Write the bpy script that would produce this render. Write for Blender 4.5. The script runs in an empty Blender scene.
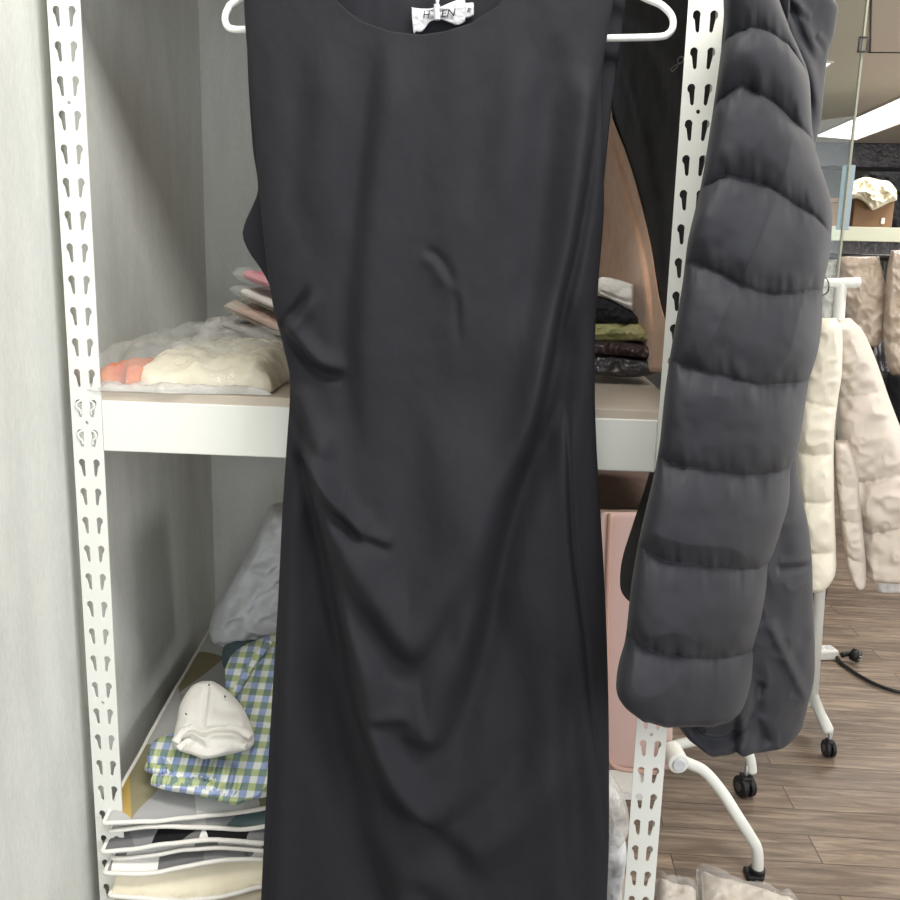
import bpy, bmesh, math, random
import numpy as np
from mathutils import Vector, Matrix
random.seed(4); RNG=np.random.RandomState(7)
SC=bpy.context.scene; COL=SC.collection
H=1.30
# ------------------------------------------------------------------ camera
F=900.0
CAM=np.array([.1715,-1.1311,H]); YAW,PITCH,ROLL=-.0644,.1998,.0254
fw=np.array([math.sin(YAW)*math.cos(PITCH),math.cos(YAW)*math.cos(PITCH),-math.sin(PITCH)])
r0=np.cross(fw,[0,0,1]); r0/=np.linalg.norm(r0); u0=np.cross(r0,fw)
RT=r0*math.cos(ROLL)+u0*math.sin(ROLL); UP=-r0*math.sin(ROLL)+u0*math.cos(ROLL)
cd=bpy.data.cameras.new('camera'); co=bpy.data.objects.new('camera',cd); COL.objects.link(co)
cd.sensor_width=36; cd.sensor_fit='HORIZONTAL'; cd.lens=36*F/900; cd.clip_start=.02; cd.clip_end=60
m=Matrix.Identity(4)
for i in range(3): m[i][0],m[i][1],m[i][2],m[i][3]=RT[i],UP[i],-fw[i],CAM[i]
co.matrix_world=m; SC.camera=co
def rays(px,py):
    px=np.asarray(px,float); py=np.asarray(py,float)
    return fw+RT*((px-450)/F)[...,None]-UP*((py-450)/F)[...,None]
class Plane:                      # a plane of the room: point and normal (normal towards the viewer's side)
    def __init__(s,p,n): s.p=np.array(p,float); n=np.array(n,float); s.n=n/np.linalg.norm(n)
    def __call__(s,px,py):
        d=rays(px,py); t=((s.p-CAM)@s.n)/(d@s.n); return CAM+d*t[...,None]
def PY(y): return Plane((0,y,0),(0,-1,0))
def PZ(z): return Plane((0,0,z),(0,0,1))
def PV(xa,ya,xb,yb):              # vertical plane through two floor points
    n=np.array([yb-ya,-(xb-xa),0.]); pl=Plane((xa,ya,0),n)
    if (CAM-pl.p)@pl.n<0: pl.n=-pl.n
    return pl
def at(px,py,pl): return pl(np.array(float(px)),np.array(float(py)))
# ------------------------------------------------------------------ materials
def lin(c):
    c=[x/255 for x in c]; return tuple(x/12.92 if x<=.04045 else ((x+.055)/1.055)**2.4 for x in c)+(1,)
def newmat(name):
    m=bpy.data.materials.new(name); m.use_nodes=True; nt=m.node_tree; return m,nt,nt.nodes['Principled BSDF']
def N(nt,t,**k):
    n=nt.nodes.new(t)
    for a,b in k.items():
        if a in n.inputs.keys() if isinstance(a,str) and not hasattr(n,a) else False: n.inputs[a].default_value=b
        else: setattr(n,a,b)
    return n
def mat(name,col,rough=.8,col2=None,nscale=8,bump=0,bscale=400,stretch=(1,1,1),sheen=0,spec=.5,metal=0,coat=0,alpha=1,trans=0,wr=0,wrs=25):
    m,nt,b=newmat(name); L=nt.links
    b.inputs['Base Color'].default_value=lin(col); b.inputs['Roughness'].default_value=rough
    b.inputs['Specular IOR Level'].default_value=spec; b.inputs['Metallic'].default_value=metal
    b.inputs['Sheen Weight'].default_value=sheen; b.inputs['Sheen Roughness'].default_value=.4
    b.inputs['Coat Weight'].default_value=coat; b.inputs['Alpha'].default_value=alpha
    b.inputs['Transmission Weight'].default_value=trans
    tc=N(nt,'ShaderNodeTexCoord'); mp=N(nt,'ShaderNodeMapping'); mp.inputs['Scale'].default_value=stretch
    L.new(tc.outputs['Object'],mp.inputs['Vector'])
    if col2:
        no=N(nt,'ShaderNodeTexNoise'); no.inputs['Scale'].default_value=nscale; no.inputs['Detail'].default_value=5
        L.new(mp.outputs[0],no.inputs['Vector'])
        rp=N(nt,'ShaderNodeValToRGB'); rp.color_ramp.elements[0].position=.35; rp.color_ramp.elements[1].position=.65
        rp.color_ramp.elements[0].color=lin(col); rp.color_ramp.elements[1].color=lin(col2)
        L.new(no.outputs['Fac'],rp.inputs['Fac']); L.new(rp.outputs['Color'],b.inputs['Base Color'])
    last=None
    for st,sc,dist in ((bump,bscale,.0006),(wr,wrs,.012)):
        if st:
            no=N(nt,'ShaderNodeTexNoise'); no.inputs['Scale'].default_value=sc; no.inputs['Detail'].default_value=3
            L.new(mp.outputs[0],no.inputs['Vector'])
            bp=N(nt,'ShaderNodeBump'); bp.inputs['Strength'].default_value=st; bp.inputs['Distance'].default_value=dist
            L.new(no.outputs['Fac'],bp.inputs['Height'])
            if last: L.new(last.outputs[0],bp.inputs['Normal'])
            last=bp
    if last: L.new(last.outputs[0],b.inputs['Normal'])
    return m
def plastic(name,col,alpha,rough=.12,wr=.8,wrs=30):
    m=mat(name,col,rough,alpha=alpha,wr=wr,wrs=wrs,spec=.8); return m
M={}
M['dress']=mat('black_crepe',(36,36,41),.8,sheen=0,spec=.2,bump=.5,bscale=900,col2=(32,32,37),nscale=1200)
M['dress_in']=mat('black_lining',(34,35,40),.8,spec=.2,bump=.4,bscale=900)
M['puff']=mat('black_nylon',(35,36,42),.68,spec=.3,bump=.2,bscale=700,sheen=.08)
M['puff2']=mat('black_nylon_body',(36,36,40),.6,spec=.25,wr=.2,wrs=22)
M['thread']=mat('grey_thread',(105,106,112),.8)
M['white_paint']=mat('white_powder_coat',(228,230,224),.42,bump=.08,bscale=600)
M['hang']=mat('white_coated_wire',(240,240,240),.35)
M['tag']=mat('white_satin_label',(192,193,198),.7,bump=.3,bscale=700)
M['ink']=mat('black_ink',(20,20,22),.7)
M['tan']=mat('tan_wool',(214,176,150),.95,sheen=.3,bump=.6,bscale=300,col2=(202,164,138),nscale=40)
M['brown']=mat('brown_cloth',(104,84,74),.95,bump=.5,bscale=300)
M['pink']=mat('pale_pink',(200,170,163),.45,bump=.1,bscale=200)
M['pinkwood']=mat('pink_beige_rim',(196,160,146),.6)
M['cream']=mat('cream_nylon',(226,220,202),.6,wr=.15,wrs=40)
M['beige']=mat('beige_nylon',(206,196,184),.6,wr=.12,wrs=40)
M['beigeb']=mat('beige_cloth',(190,174,156),.7,wr=.4,wrs=35)
M['wh']=mat('white_cotton',(226,224,218),.9,bump=.6,bscale=350,wr=.2,wrs=40)
M['offwh']=mat('off_white_cotton',(228,220,196),.9,wr=.5,wrs=30)
M['orange']=mat('orange_cloth',(216,136,70),.85,col2=(196,104,70),nscale=14,wr=.4,wrs=40)
M['dpink']=mat('dusty_pink_cloth',(184,128,120),.85,wr=.4)
M['rose']=mat('rose_cloth',(190,110,122),.85,wr=.3)
M['greyw']=mat('grey_white_cloth',(206,209,213),.45,wr=.5,wrs=30)
M['blackc']=mat('black_cloth',(24,25,30),.9,wr=.4)
M['green']=mat('pale_olive_cloth',(150,152,98),.5,col2=(172,166,120),nscale=18,wr=.6,wrs=30)
M['purple']=mat('dark_plum_cloth',(62,50,52),.35,wr=.8,wrs=30)
M['dgrey']=mat('dark_grey_plastic',(84,82,84),.3,col2=(58,56,60),nscale=10,wr=.8,wrs=30)
M['clear']=plastic('clear_polybag',(232,234,232),.2)
M['clear2']=plastic('milky_polybag',(228,226,222),.50,rough=.25)
M['clearp']=plastic('pinkish_polybag',(222,208,192),.5,rough=.25)
M['tealc']=mat('dusty_teal_cloth',(84,104,112),.9)
M['rubber']=mat('black_rubber',(20,20,22),.5)
M['steel']=mat('zinc_steel',(150,150,150),.35,metal=.8)
M['carton']=mat('brown_cardboard',(130,102,76),.9)
M['cord']=mat('black_cord',(18,18,20),.5)
M['darkwall']=mat('dark_grey_wall',(74,74,70),.8,col2=(84,84,80),nscale=2)
M['ceil']=mat('taupe_ceiling',(214,204,186),.9,bump=.1,bscale=100,col2=(216,202,186),nscale=1)
M['shelfgreen']=mat('pale_green_shelf',(176,178,160),.6)
M['blue']=mat('pale_blue_reflection',(150,168,180),.4)
def wallmat(name,c1,c2):
    m,nt,b=newmat(name); L=nt.links; tc=N(nt,'ShaderNodeTexCoord')
    mp=N(nt,'ShaderNodeMapping'); mp.inputs['Scale'].default_value=(1,1,.22); L.new(tc.outputs['Object'],mp.inputs[0])
    no=N(nt,'ShaderNodeTexNoise'); no.inputs['Scale'].default_value=420; no.inputs['Detail'].default_value=4; L.new(mp.outputs[0],no.inputs['Vector'])
    n2=N(nt,'ShaderNodeTexNoise'); n2.inputs['Scale'].default_value=24; n2.inputs['Detail'].default_value=3; L.new(mp.outputs[0],n2.inputs['Vector'])
    mx=N(nt,'ShaderNodeMath',operation='ADD'); L.new(no.outputs['Fac'],mx.inputs[0]); L.new(n2.outputs['Fac'],mx.inputs[1])
    rp=N(nt,'ShaderNodeValToRGB'); rp.color_ramp.elements[0].color=lin(c1); rp.color_ramp.elements[1].color=lin(c2)
    rp.color_ramp.elements[0].position=.7; rp.color_ramp.elements[1].position=1.3 if False else 1.0
    hf=N(nt,'ShaderNodeMath',operation='MULTIPLY'); hf.inputs[1].default_value=.85; L.new(mx.outputs[0],hf.inputs[0])
    L.new(hf.outputs[0],rp.inputs[0]); L.new(rp.outputs[0],b.inputs['Base Color'])
    bp=N(nt,'ShaderNodeBump'); bp.inputs['Strength'].default_value=.35; bp.inputs['Distance'].default_value=.0006
    L.new(no.outputs['Fac'],bp.inputs['Height']); L.new(bp.outputs[0],b.inputs['Normal']); b.inputs['Roughness'].default_value=.62
    return m
M['wall']=wallmat('woven_grey_wallpaper',(200,203,199),(212,214,209))
def floormat():
    m,nt,b=newmat('worn_wood_planks'); L=nt.links; tc=N(nt,'ShaderNodeTexCoord')
    br=N(nt,'ShaderNodeTexBrick'); br.inputs['Scale'].default_value=1; br.inputs['Brick Width'].default_value=.92; br.inputs['Row Height'].default_value=.105
    br.inputs['Mortar Size'].default_value=.0015; br.inputs['Bias'].default_value=0; br.offset=.37
    br.inputs['Color1'].default_value=(0,0,0,1); br.inputs['Color2'].default_value=(1,1,1,1); br.inputs['Mortar'].default_value=(.5,.5,.5,1)
    L.new(tc.outputs['Object'],br.inputs['Vector'])
    mp=N(nt,'ShaderNodeMapping'); mp.inputs['Scale'].default_value=(1.6,16,1)
    L.new(tc.outputs['Object'],mp.inputs[0])
    ad=N(nt,'ShaderNodeVectorMath',operation='ADD'); sc=N(nt,'ShaderNodeVectorMath',operation='SCALE'); sc.inputs['Scale'].default_value=30
    L.new(br.outputs['Color'],sc.inputs[0]); L.new(mp.outputs[0],ad.inputs[0]); L.new(sc.outputs[0],ad.inputs[1])
    no=N(nt,'ShaderNodeTexNoise'); no.inputs['Scale'].default_value=2.6; no.inputs['Detail'].default_value=9; no.inputs['Roughness'].default_value=.68; no.inputs['Distortion'].default_value=.8
    L.new(ad.outputs[0],no.inputs['Vector'])
    rp=N(nt,'ShaderNodeValToRGB'); e=rp.color_ramp.elements; e[0].position=.3; e[0].color=lin((84,73,64)); e[1].position=.72; e[1].color=lin((172,156,138))
    k=rp.color_ramp.elements.new(.5); k.color=lin((128,113,100)); L.new(no.outputs['Fac'],rp.inputs[0])
    sp=N(nt,'ShaderNodeMixRGB',blend_type='MULTIPLY'); sp.inputs['Fac'].default_value=1
    r2=N(nt,'ShaderNodeValToRGB'); r2.color_ramp.elements[0].color=(.78,.77,.76,1); r2.color_ramp.elements[1].color=(1.08,1.05,1.0,1)
    L.new(br.outputs['Color'],r2.inputs[0]); L.new(rp.outputs[0],sp.inputs[1]); L.new(r2.outputs[0],sp.inputs[2])
    s2=N(nt,'ShaderNodeMixRGB'); s2.inputs[2].default_value=lin((70,60,52)); L.new(br.outputs['Fac'],s2.inputs[0]); L.new(sp.outputs[0],s2.inputs[1])
    L.new(s2.outputs[0],b.inputs['Base Color']); b.inputs['Roughness'].default_value=.42
    bp=N(nt,'ShaderNodeBump'); bp.inputs['Strength'].default_value=.35; bp.inputs['Distance'].default_value=.002
    L.new(no.outputs['Fac'],bp.inputs['Height']); L.new(bp.outputs[0],b.inputs['Normal'])
    return m
M['floor']=floormat()
def boardmat():
    m,nt,b=newmat('woven_chevron_board'); L=nt.links; tc=N(nt,'ShaderNodeTexCoord')
    sx=N(nt,'ShaderNodeSeparateXYZ'); L.new(tc.outputs['Object'],sx.inputs[0])
    def mth(op,a,bv=None,c=None):
        n=N(nt,'ShaderNodeMath',operation=op)
        for i,v in enumerate((a,bv)):
            if v is None: continue
            if isinstance(v,(int,float)): n.inputs[i].default_value=v
            else: L.new(v,n.inputs[i])
        return n.outputs[0]
    pp=mth('PINGPONG',mth('MULTIPLY',sx.outputs[0],1),.006)
    s=mth('ADD',mth('ADD',sx.outputs[1],sx.outputs[2]),pp)
    w=mth('SINE',mth('MULTIPLY',s,2200)); w=mth('MULTIPLY_ADD',w,.5); 
    rp=N(nt,'ShaderNodeValToRGB'); rp.color_ramp.elements[0].color=lin((176,164,150)); rp.color_ramp.elements[1].color=lin((206,196,182)); L.new(w,rp.inputs[0])
    L.new(rp.outputs[0],b.inputs['Base Color']); b.inputs['Roughness'].default_value=.6
    return m
M['board']=boardmat()
def uvmat(name,kind,scale=1,palette=None,bump=.4):
    m,nt,b=newmat(name); L=nt.links; uv=N(nt,'ShaderNodeUVMap'); mp=N(nt,'ShaderNodeMapping'); mp.inputs['Scale'].default_value=(scale,scale,1)
    L.new(uv.outputs[0],mp.inputs[0]); sx=N(nt,'ShaderNodeSeparateXYZ'); L.new(mp.outputs[0],sx.inputs[0])
    def mth(op,a,bv=None):
        n=N(nt,'ShaderNodeMath',operation=op)
        for i,v in enumerate((a,bv)):
            if v is None: continue
            if isinstance(v,(int,float)): n.inputs[i].default_value=v
            else: L.new(v,n.inputs[i])
        return n.outputs[0]
    if kind=='gingham':
        a=mth('GREATER_THAN',mth('FRACT',sx.outputs[0]),.5); c=mth('GREATER_THAN',mth('FRACT',sx.outputs[1]),.5)
        m1=N(nt,'ShaderNodeMixRGB'); m1.inputs[1].default_value=lin((224,228,222)); m1.inputs[2].default_value=lin((138,158,208)); L.new(mth('MULTIPLY',a,.85),m1.inputs[0])
        m2=N(nt,'ShaderNodeMixRGB',blend_type='MULTIPLY'); m2.inputs[2].default_value=lin((206,216,168)); L.new(m1.outputs[0],m2.inputs[1]); L.new(c,m2.inputs[0])
        L.new(m2.outputs[0],b.inputs['Base Color'])
    else:
        fu=mth('FLOOR',sx.outputs[0]); fv=mth('FLOOR',sx.outputs[1]); 
        tri=mth('GREATER_THAN',mth('ADD',mth('FRACT',sx.outputs[0]),mth('FRACT',sx.outputs[1])),1.0)
        cb=N(nt,'ShaderNodeCombineXYZ'); L.new(fu,cb.inputs[0]); L.new(fv,cb.inputs[1]); L.new(tri,cb.inputs[2])
        wn=N(nt,'ShaderNodeTexWhiteNoise'); L.new(cb.outputs[0],wn.inputs['Vector'])
        rp=N(nt,'ShaderNodeValToRGB'); rp.color_ramp.interpolation='CONSTANT'
        for i,c in enumerate(palette):
            e=rp.color_ramp.elements[i] if i<2 else rp.color_ramp.elements.new(i/len(palette))
            e.position=i/len(palette); e.color=lin(c)
        L.new(wn.outputs['Value'],rp.inputs[0]); L.new(rp.outputs[0],b.inputs['Base Color'])
    b.inputs['Roughness'].default_value=.9; b.inputs['Specular IOR Level'].default_value=.2
    no=N(nt,'ShaderNodeTexNoise'); no.inputs['Scale'].default_value=500; tc=N(nt,'ShaderNodeTexCoord'); L.new(tc.outputs['Object'],no.inputs['Vector'])
    bp=N(nt,'ShaderNodeBump'); bp.inputs['Strength'].default_value=bump; bp.inputs['Distance'].default_value=.001; L.new(no.outputs['Fac'],bp.inputs['Height']); L.new(bp.outputs[0],b.inputs['Normal'])
    return m
M['gingham']=uvmat('blue_green_gingham','gingham',46)
M['tri1']=uvmat('mustard_olive_geometric','tri',8,[(158,158,158),(176,148,84),(128,124,98),(150,152,154),(190,192,190),(96,116,118),(136,130,104),(176,176,174)])
M['tri2']=uvmat('black_white_geometric','tri',11,[(28,28,30),(225,224,220),(110,110,112),(228,227,224),(132,132,134)])
def emit(name,col,s):
    m=bpy.data.materials.new(name); m.use_nodes=True; nt=m.node_tree; nt.nodes.clear()
    e=nt.nodes.new('ShaderNodeEmission'); e.inputs[0].default_value=col; e.inputs[1].default_value=s
    o=nt.nodes.new('ShaderNodeOutputMaterial'); nt.links.new(e.outputs[0],o.inputs[0]); return m
M['panel']=emit('lit_panel',(1,.98,.95,1),3.0)
def glassmat():
    m=bpy.data.materials.new('partition_glass'); m.use_nodes=True; nt=m.node_tree; nt.nodes.clear()
    t=nt.nodes.new('ShaderNodeBsdfTransparent'); t.inputs[0].default_value=(.93,.97,.96,1)
    g=nt.nodes.new('ShaderNodeBsdfGlossy'); g.inputs['Roughness'].default_value=.02
    mx=nt.nodes.new('ShaderNodeMixShader'); mx.inputs[0].default_value=.015
    o=nt.nodes.new('ShaderNodeOutputMaterial'); nt.links.new(t.outputs[0],mx.inputs[1]); nt.links.new(g.outputs[0],mx.inputs[2]); nt.links.new(mx.outputs[0],o.inputs[0]); return m
M['glass']=glassmat()
# ------------------------------------------------------------------ objects
def setp(o,label=None,cat=None,group=None,kind=None):
    for k,v in (('label',label),('category',cat),('group',group),('kind',kind)):
        if v: o[k]=v
    return o
def thing(name,label,cat,loc,group=None):
    o=bpy.data.objects.new(name,None); COL.objects.link(o); o.location=Vector([float(c) for c in loc]); o.empty_display_size=.05
    return setp(o,label,cat,group)
def link(name,me,mt,parent=None):
    if mt is not None: me.materials.clear(); me.materials.append(mt)
    o=bpy.data.objects.new(name,me); COL.objects.link(o)
    if parent is not None:
        o.parent=parent; w=Matrix.Translation(parent.location)
        if parent.parent is not None: w=Matrix.Identity(4)
        o.matrix_parent_inverse=w.inverted()
    return o
def mesh(V,Fc,smooth=True,uv=None,name='mesh'):
    me=bpy.data.meshes.new(name); me.from_pydata([tuple(map(float,v)) for v in V],[],[tuple(map(int,f)) for f in Fc])
    if uv is not None:
        l=me.uv_layers.new(name='uv'); idx=np.zeros(len(me.loops),int); me.loops.foreach_get('vertex_index',idx)
        l.data.foreach_set('uv',np.asarray(uv,float)[idx].ravel())
    bm=bmesh.new(); bm.from_mesh(me); bmesh.ops.recalc_face_normals(bm,faces=bm.faces); bm.to_mesh(me); bm.free()
    if smooth:
        for p in me.polygons: p.use_smooth=True
    return me
def boxmesh(lo,hi,bev=0):
    bm=bmesh.new(); bmesh.ops.create_cube(bm,size=1)
    for v in bm.verts: v.co=Vector([(lo[i]+hi[i])/2+v.co[i]*(hi[i]-lo[i]) for i in range(3)])
    if bev: bmesh.ops.bevel(bm,geom=bm.edges[:],offset=bev,segments=2,profile=.5,affect='EDGES')
    me=bpy.data.meshes.new('box'); bm.to_mesh(me); bm.free(); return me
def smoothline(P,n=6):
    P=[np.array(p,float) for p in P]; Q=[P[0]]+P+[P[-1]]; out=[]
    for i in range(1,len(Q)-2):
        for k in range(n):
            t=k/n; a,b,c,d=Q[i-1],Q[i],Q[i+1],Q[i+2]
            out.append(.5*((2*b)+(c-a)*t+(2*a-5*b+4*c-d)*t*t+(3*b-a-3*c+d)*t**3))
    out.append(P[-1]); return out
def tubemesh(P,r,seg=12,closed=False,sm=6,flat=None):
    if sm: P=smoothline(P,sm)
    P=[Vector([float(c) for c in p]) for p in P]; n=len(P); V=[];Fc=[]
    prev=None
    for i,p in enumerate(P):
        a=P[(i-1)%n] if (closed or i>0) else p; b=P[(i+1)%n] if (closed or i<n-1) else p
        t=(b-a).normalized()
        if prev is None:
            x=t.orthogonal().normalized()
        else:
            x=prev-t*prev.dot(t); x=x.normalized() if x.length>1e-6 else t.orthogonal().normalized()
        prev=x; y=t.cross(x); rr=r[i*len(r)//n] if isinstance(r,(list,tuple)) else r
        for k in range(seg):
            an=2*math.pi*k/seg; V.append(p+x*math.cos(an)*rr+y*math.sin(an)*rr)
    for i in range(n if closed else n-1):
        for k in range(seg):
            j=(i+1)%n; Fc.append((i*seg+k,i*seg+(k+1)%seg,j*seg+(k+1)%seg,j*seg+k))
    if not closed: Fc.append(tuple(range(seg))[::-1]); Fc.append(tuple((n-1)*seg+k for k in range(seg)))
    return mesh(V,Fc)
def cylmesh(c,axis,r,h,seg=28,bev=.002):
    bm=bmesh.new(); bmesh.ops.create_cone(bm,cap_ends=True,segments=seg,radius1=r,radius2=r,depth=h)
    if bev:
        es=[e for e in bm.edges if len(e.link_faces)==2 and any(len(f.verts)>4 for f in e.link_faces)]
        bmesh.ops.bevel(bm,geom=es,offset=bev,segments=2,profile=.5,affect='EDGES')
    q=Vector((0,0,1)).rotation_difference(Vector(axis)).to_matrix().to_4x4()
    bm.transform(Matrix.Translation(Vector([float(x) for x in c]))@q); me=bpy.data.meshes.new('cyl'); bm.to_mesh(me); bm.free(); return me
def curve2mesh(cu):
    o=bpy.data.objects.new('tmp',cu); COL.objects.link(o); dg=bpy.context.evaluated_depsgraph_get(); dg.update()
    me=bpy.data.meshes.new_from_object(o.evaluated_get(dg)); bpy.data.objects.remove(o); return me
def joinmesh(ms):
    bm=bmesh.new()
    for m_ in ms: bm.from_mesh(m_)
    me=bpy.data.meshes.new('joined'); bm.to_mesh(me); bm.free()
    return me
def vnoise(x,y,seed=0):
    x=np.asarray(x,float); y=np.asarray(y,float); xi=np.floor(x).astype(int); yi=np.floor(y).astype(int); xf=x-xi; yf=y-yi
    def h(a,b):
        n=(a*374761393+b*668265263+seed*1442695041)&0x7fffffff; n=((n^(n>>13))*1274126177)&0x7fffffff
        return ((n^(n>>16))&0xffff)/65535.0*2-1
    u=xf*xf*(3-2*xf); v=yf*yf*(3-2*yf)
    return (h(xi,yi)*(1-u)+h(xi+1,yi)*u)*(1-v)+(h(xi,yi+1)*(1-u)+h(xi+1,yi+1)*u)*v
def fbm(x,y,seed=0,o=4):
    s=0;a=1
    for k in range(o): s=s+a*vnoise(x*2**k+17*k,y*2**k+5*k,seed+k); a*=.5
    return s
def cinterp(x,xs,ys):
    xs=np.array(xs,float); ys=np.array(ys,float); x=np.clip(x,xs[0],xs[-1]); i=np.clip(np.searchsorted(xs,x)-1,0,len(xs)-2)
    d=np.diff(ys)/np.diff(xs); mm=np.concatenate([[d[0]],(d[:-1]+d[1:])/2,[d[-1]]])
    for k in range(1,len(mm)-1):
        if d[k-1]*d[k]<=0: mm[k]*=.35
    h=xs[i+1]-xs[i]; t=(x-xs[i])/h
    return ys[i]*(2*t**3-3*t**2+1)+mm[i]*h*(t**3-2*t**2+t)+ys[i+1]*(-2*t**3+3*t**2)+mm[i+1]*h*(t**3-t**2)
def fold(px,py,pts,w,val,crest=0,cw=1.4,off=1.5,ends=(.12,.12)):
    """cloth fold along a line: a valley and a crest to one side (going down the line: + is right)"""
    pts=np.array(smoothline([np.array(p,float) for p in pts],5) if len(pts)>2 else pts,float); seg=np.diff(pts,axis=0); ln=np.hypot(seg[:,0],seg[:,1]); cum=np.concatenate([[0],np.cumsum(ln)])
    best=np.full(px.shape,1e9); sd=np.zeros(px.shape); ta=np.zeros(px.shape)
    for i in range(len(seg)):
        dx=px-pts[i,0]; dy=py-pts[i,1]; t=np.clip((dx*seg[i,0]+dy*seg[i,1])/ln[i]**2,0,1)
        ex=dx-t*seg[i,0]; ey=dy-t*seg[i,1]; d=np.hypot(ex,ey); s=-(seg[i,0]*dy-seg[i,1]*dx); k=d<best
        best=np.where(k,d,best); sd=np.where(k,np.where(s>=0,d,-d),sd); ta=np.where(k,(cum[i]+t*ln[i])/cum[-1],ta)
    e0,e1=ends; tp=np.clip(ta/e0,0,1)*np.clip((1-ta)/e1,0,1) if e0>0 and e1>0 else np.clip(ta/max(e0,1e-6),0,1)*np.clip((1-ta)/max(e1,1e-6),0,1)
    if e0==0: tp=np.clip((1-ta)/max(e1,1e-6),0,1)
    if e1==0: tp=np.clip(ta/max(e0,1e-6),0,1) if e0 else np.ones_like(ta)
    tp=tp*tp*(3-2*tp)
    r=-val*np.exp(-(sd/w)**2)
    if crest: s_=1 if crest>0 else -1; r=r+abs(crest)*np.exp(-((sd-s_*off*w)/(cw*w))**2)
    return r*tp
def pillow(name,rows,pl,thick,mt,back=None,disp=None,nu=60,nv=60,prof=.5,ends=.08,parent=None,swap=False,top=None,uvs=1.0,endp=.5,edgemask=6,jag=0,shell=0):
    """closed padded shape: rows=(position,left,right) outline; bulges to both sides of the plane"""
    rows=sorted(rows); ps=[r[0] for r in rows]; Ls=[r[1] for r in rows]; Rs=[r[2] for r in rows]
    if back is None: back=thick
    s=np.linspace(-1,1,nu+1); t=np.linspace(0,1,nv+1); S,T=np.meshgrid(s,t)
    S=np.sin(S*math.pi/2)*.35+S*.65
    pos=ps[0]+(ps[-1]-ps[0])*T
    if top is not None:
        tp=top(S); pos=tp+(ps[-1]-tp)*T
    Lc=cinterp(pos,ps,Ls); Rc=cinterp(pos,ps,Rs)
    if jag: Lc=Lc+jag*vnoise(pos/7,0*pos+3); Rc=Rc+jag*vnoise(pos/6,0*pos+9)
    cr=Lc+(Rc-Lc)*(S+1)/2
    px,py=(pos,cr) if swap else (cr,pos)
    B=pl(px,py)
    if ends>0:
        e=np.clip(np.minimum(T,1-T)/ends,0,1); e=(1-(1-e)**2)**endp
    else: e=np.ones_like(T)
    p_=np.clip(1-S**2,0,1)**prof*e
    em=np.clip(1-np.abs(S)**edgemask,0,1)*np.clip(e*1.5,0,1)
    dd=disp(px,py,S,T)*em if disp is not None else 0
    vd=CAM-B.reshape(-1,3).mean(0)
    if abs(pl.n[2])<.3: vd[2]=0
    vd=vd/np.linalg.norm(vd); vd=vd/max(.5,float(vd@pl.n))
    Ft=B+vd*((thick*p_+dd)[...,None]); Bk=B-vd*((back*p_)[...,None])
    if shell: Bk=Ft-vd*shell
    n1=nu+1; V=np.concatenate([Ft.reshape(-1,3),Bk.reshape(-1,3)]); off=(nv+1)*n1; Fc=[]
    for j in range(nv):
        for i in range(nu):
            a=j*n1+i; Fc.append((a,a+1,a+n1+1,a+n1)); a+=off; Fc.append((a,a+n1,a+n1+1,a+1))
    for j in range(nv):
        a=j*n1; Fc.append((a,a+n1,a+n1+off,a+off)); a=j*n1+nu; Fc.append((a,a+off,a+n1+off,a+n1))
    for i in range(nu):
        Fc.append((i,i+off,i+1+off,i+1)); a=nv*n1+i; Fc.append((a,a+1,a+1+off,a+off))
    x=B@np.cross(pl.n,[0.13,0.02,1]); 
    tx=np.cross(pl.n,[0,0,1]); tx=tx/np.linalg.norm(tx) if np.linalg.norm(tx)>1e-3 else np.array([1,0,0.]); ty=np.cross(pl.n,tx)
    U=np.stack([B@tx,B@ty],-1).reshape(-1,2)*uvs; U=np.concatenate([U,U])
    me=mesh(V,Fc,uv=U); bm=bmesh.new(); bm.from_mesh(me); bmesh.ops.remove_doubles(bm,verts=bm.verts,dist=1e-5); bmesh.ops.recalc_face_normals(bm,faces=bm.faces); bm.to_mesh(me); bm.free()
    for p in me.polygons: p.use_smooth=True
    return link(name,me,mt,parent)
def wrinkle(a=.004,sc=18,seed=1,ax=1,ay=1):
    return lambda px,py,S,T: a*fbm(px/sc*ax,py/sc*ay,seed,4)
def crumple(a=.004,sc=18,seed=1):
    return lambda px,py,S,T: a*(1-2*np.abs(fbm(px/sc,py/sc,seed,3)))
# ------------------------------------------------------------------ setting
def struct(name,me,mt): return setp(link(name,me,mt),kind='structure')
struct('floor',boxmesh((-.6,-4,-.05),(7.5,8.4,0)),M['floor'])
struct('wall_left',boxmesh((-.50,-2.4,0),(-.42,.68,2.55)),M['wall'])
struct('wall_back',boxmesh((-.42,.60,0),(.27,.68,2.55)),M['wall'])
CZ=2.55
struct('ceiling',boxmesh((-.6,-4,CZ),(7.5,8.4,CZ+.05)),M['ceil'])
struct('wall_far',boxmesh((-.6,8.3,0),(7.5,8.4,CZ)),M['darkwall'])
struct('trim_1',boxmesh((-.6,8.0,CZ-.22),(7.5,8.3,CZ),.01),M['dgrey'])
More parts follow.
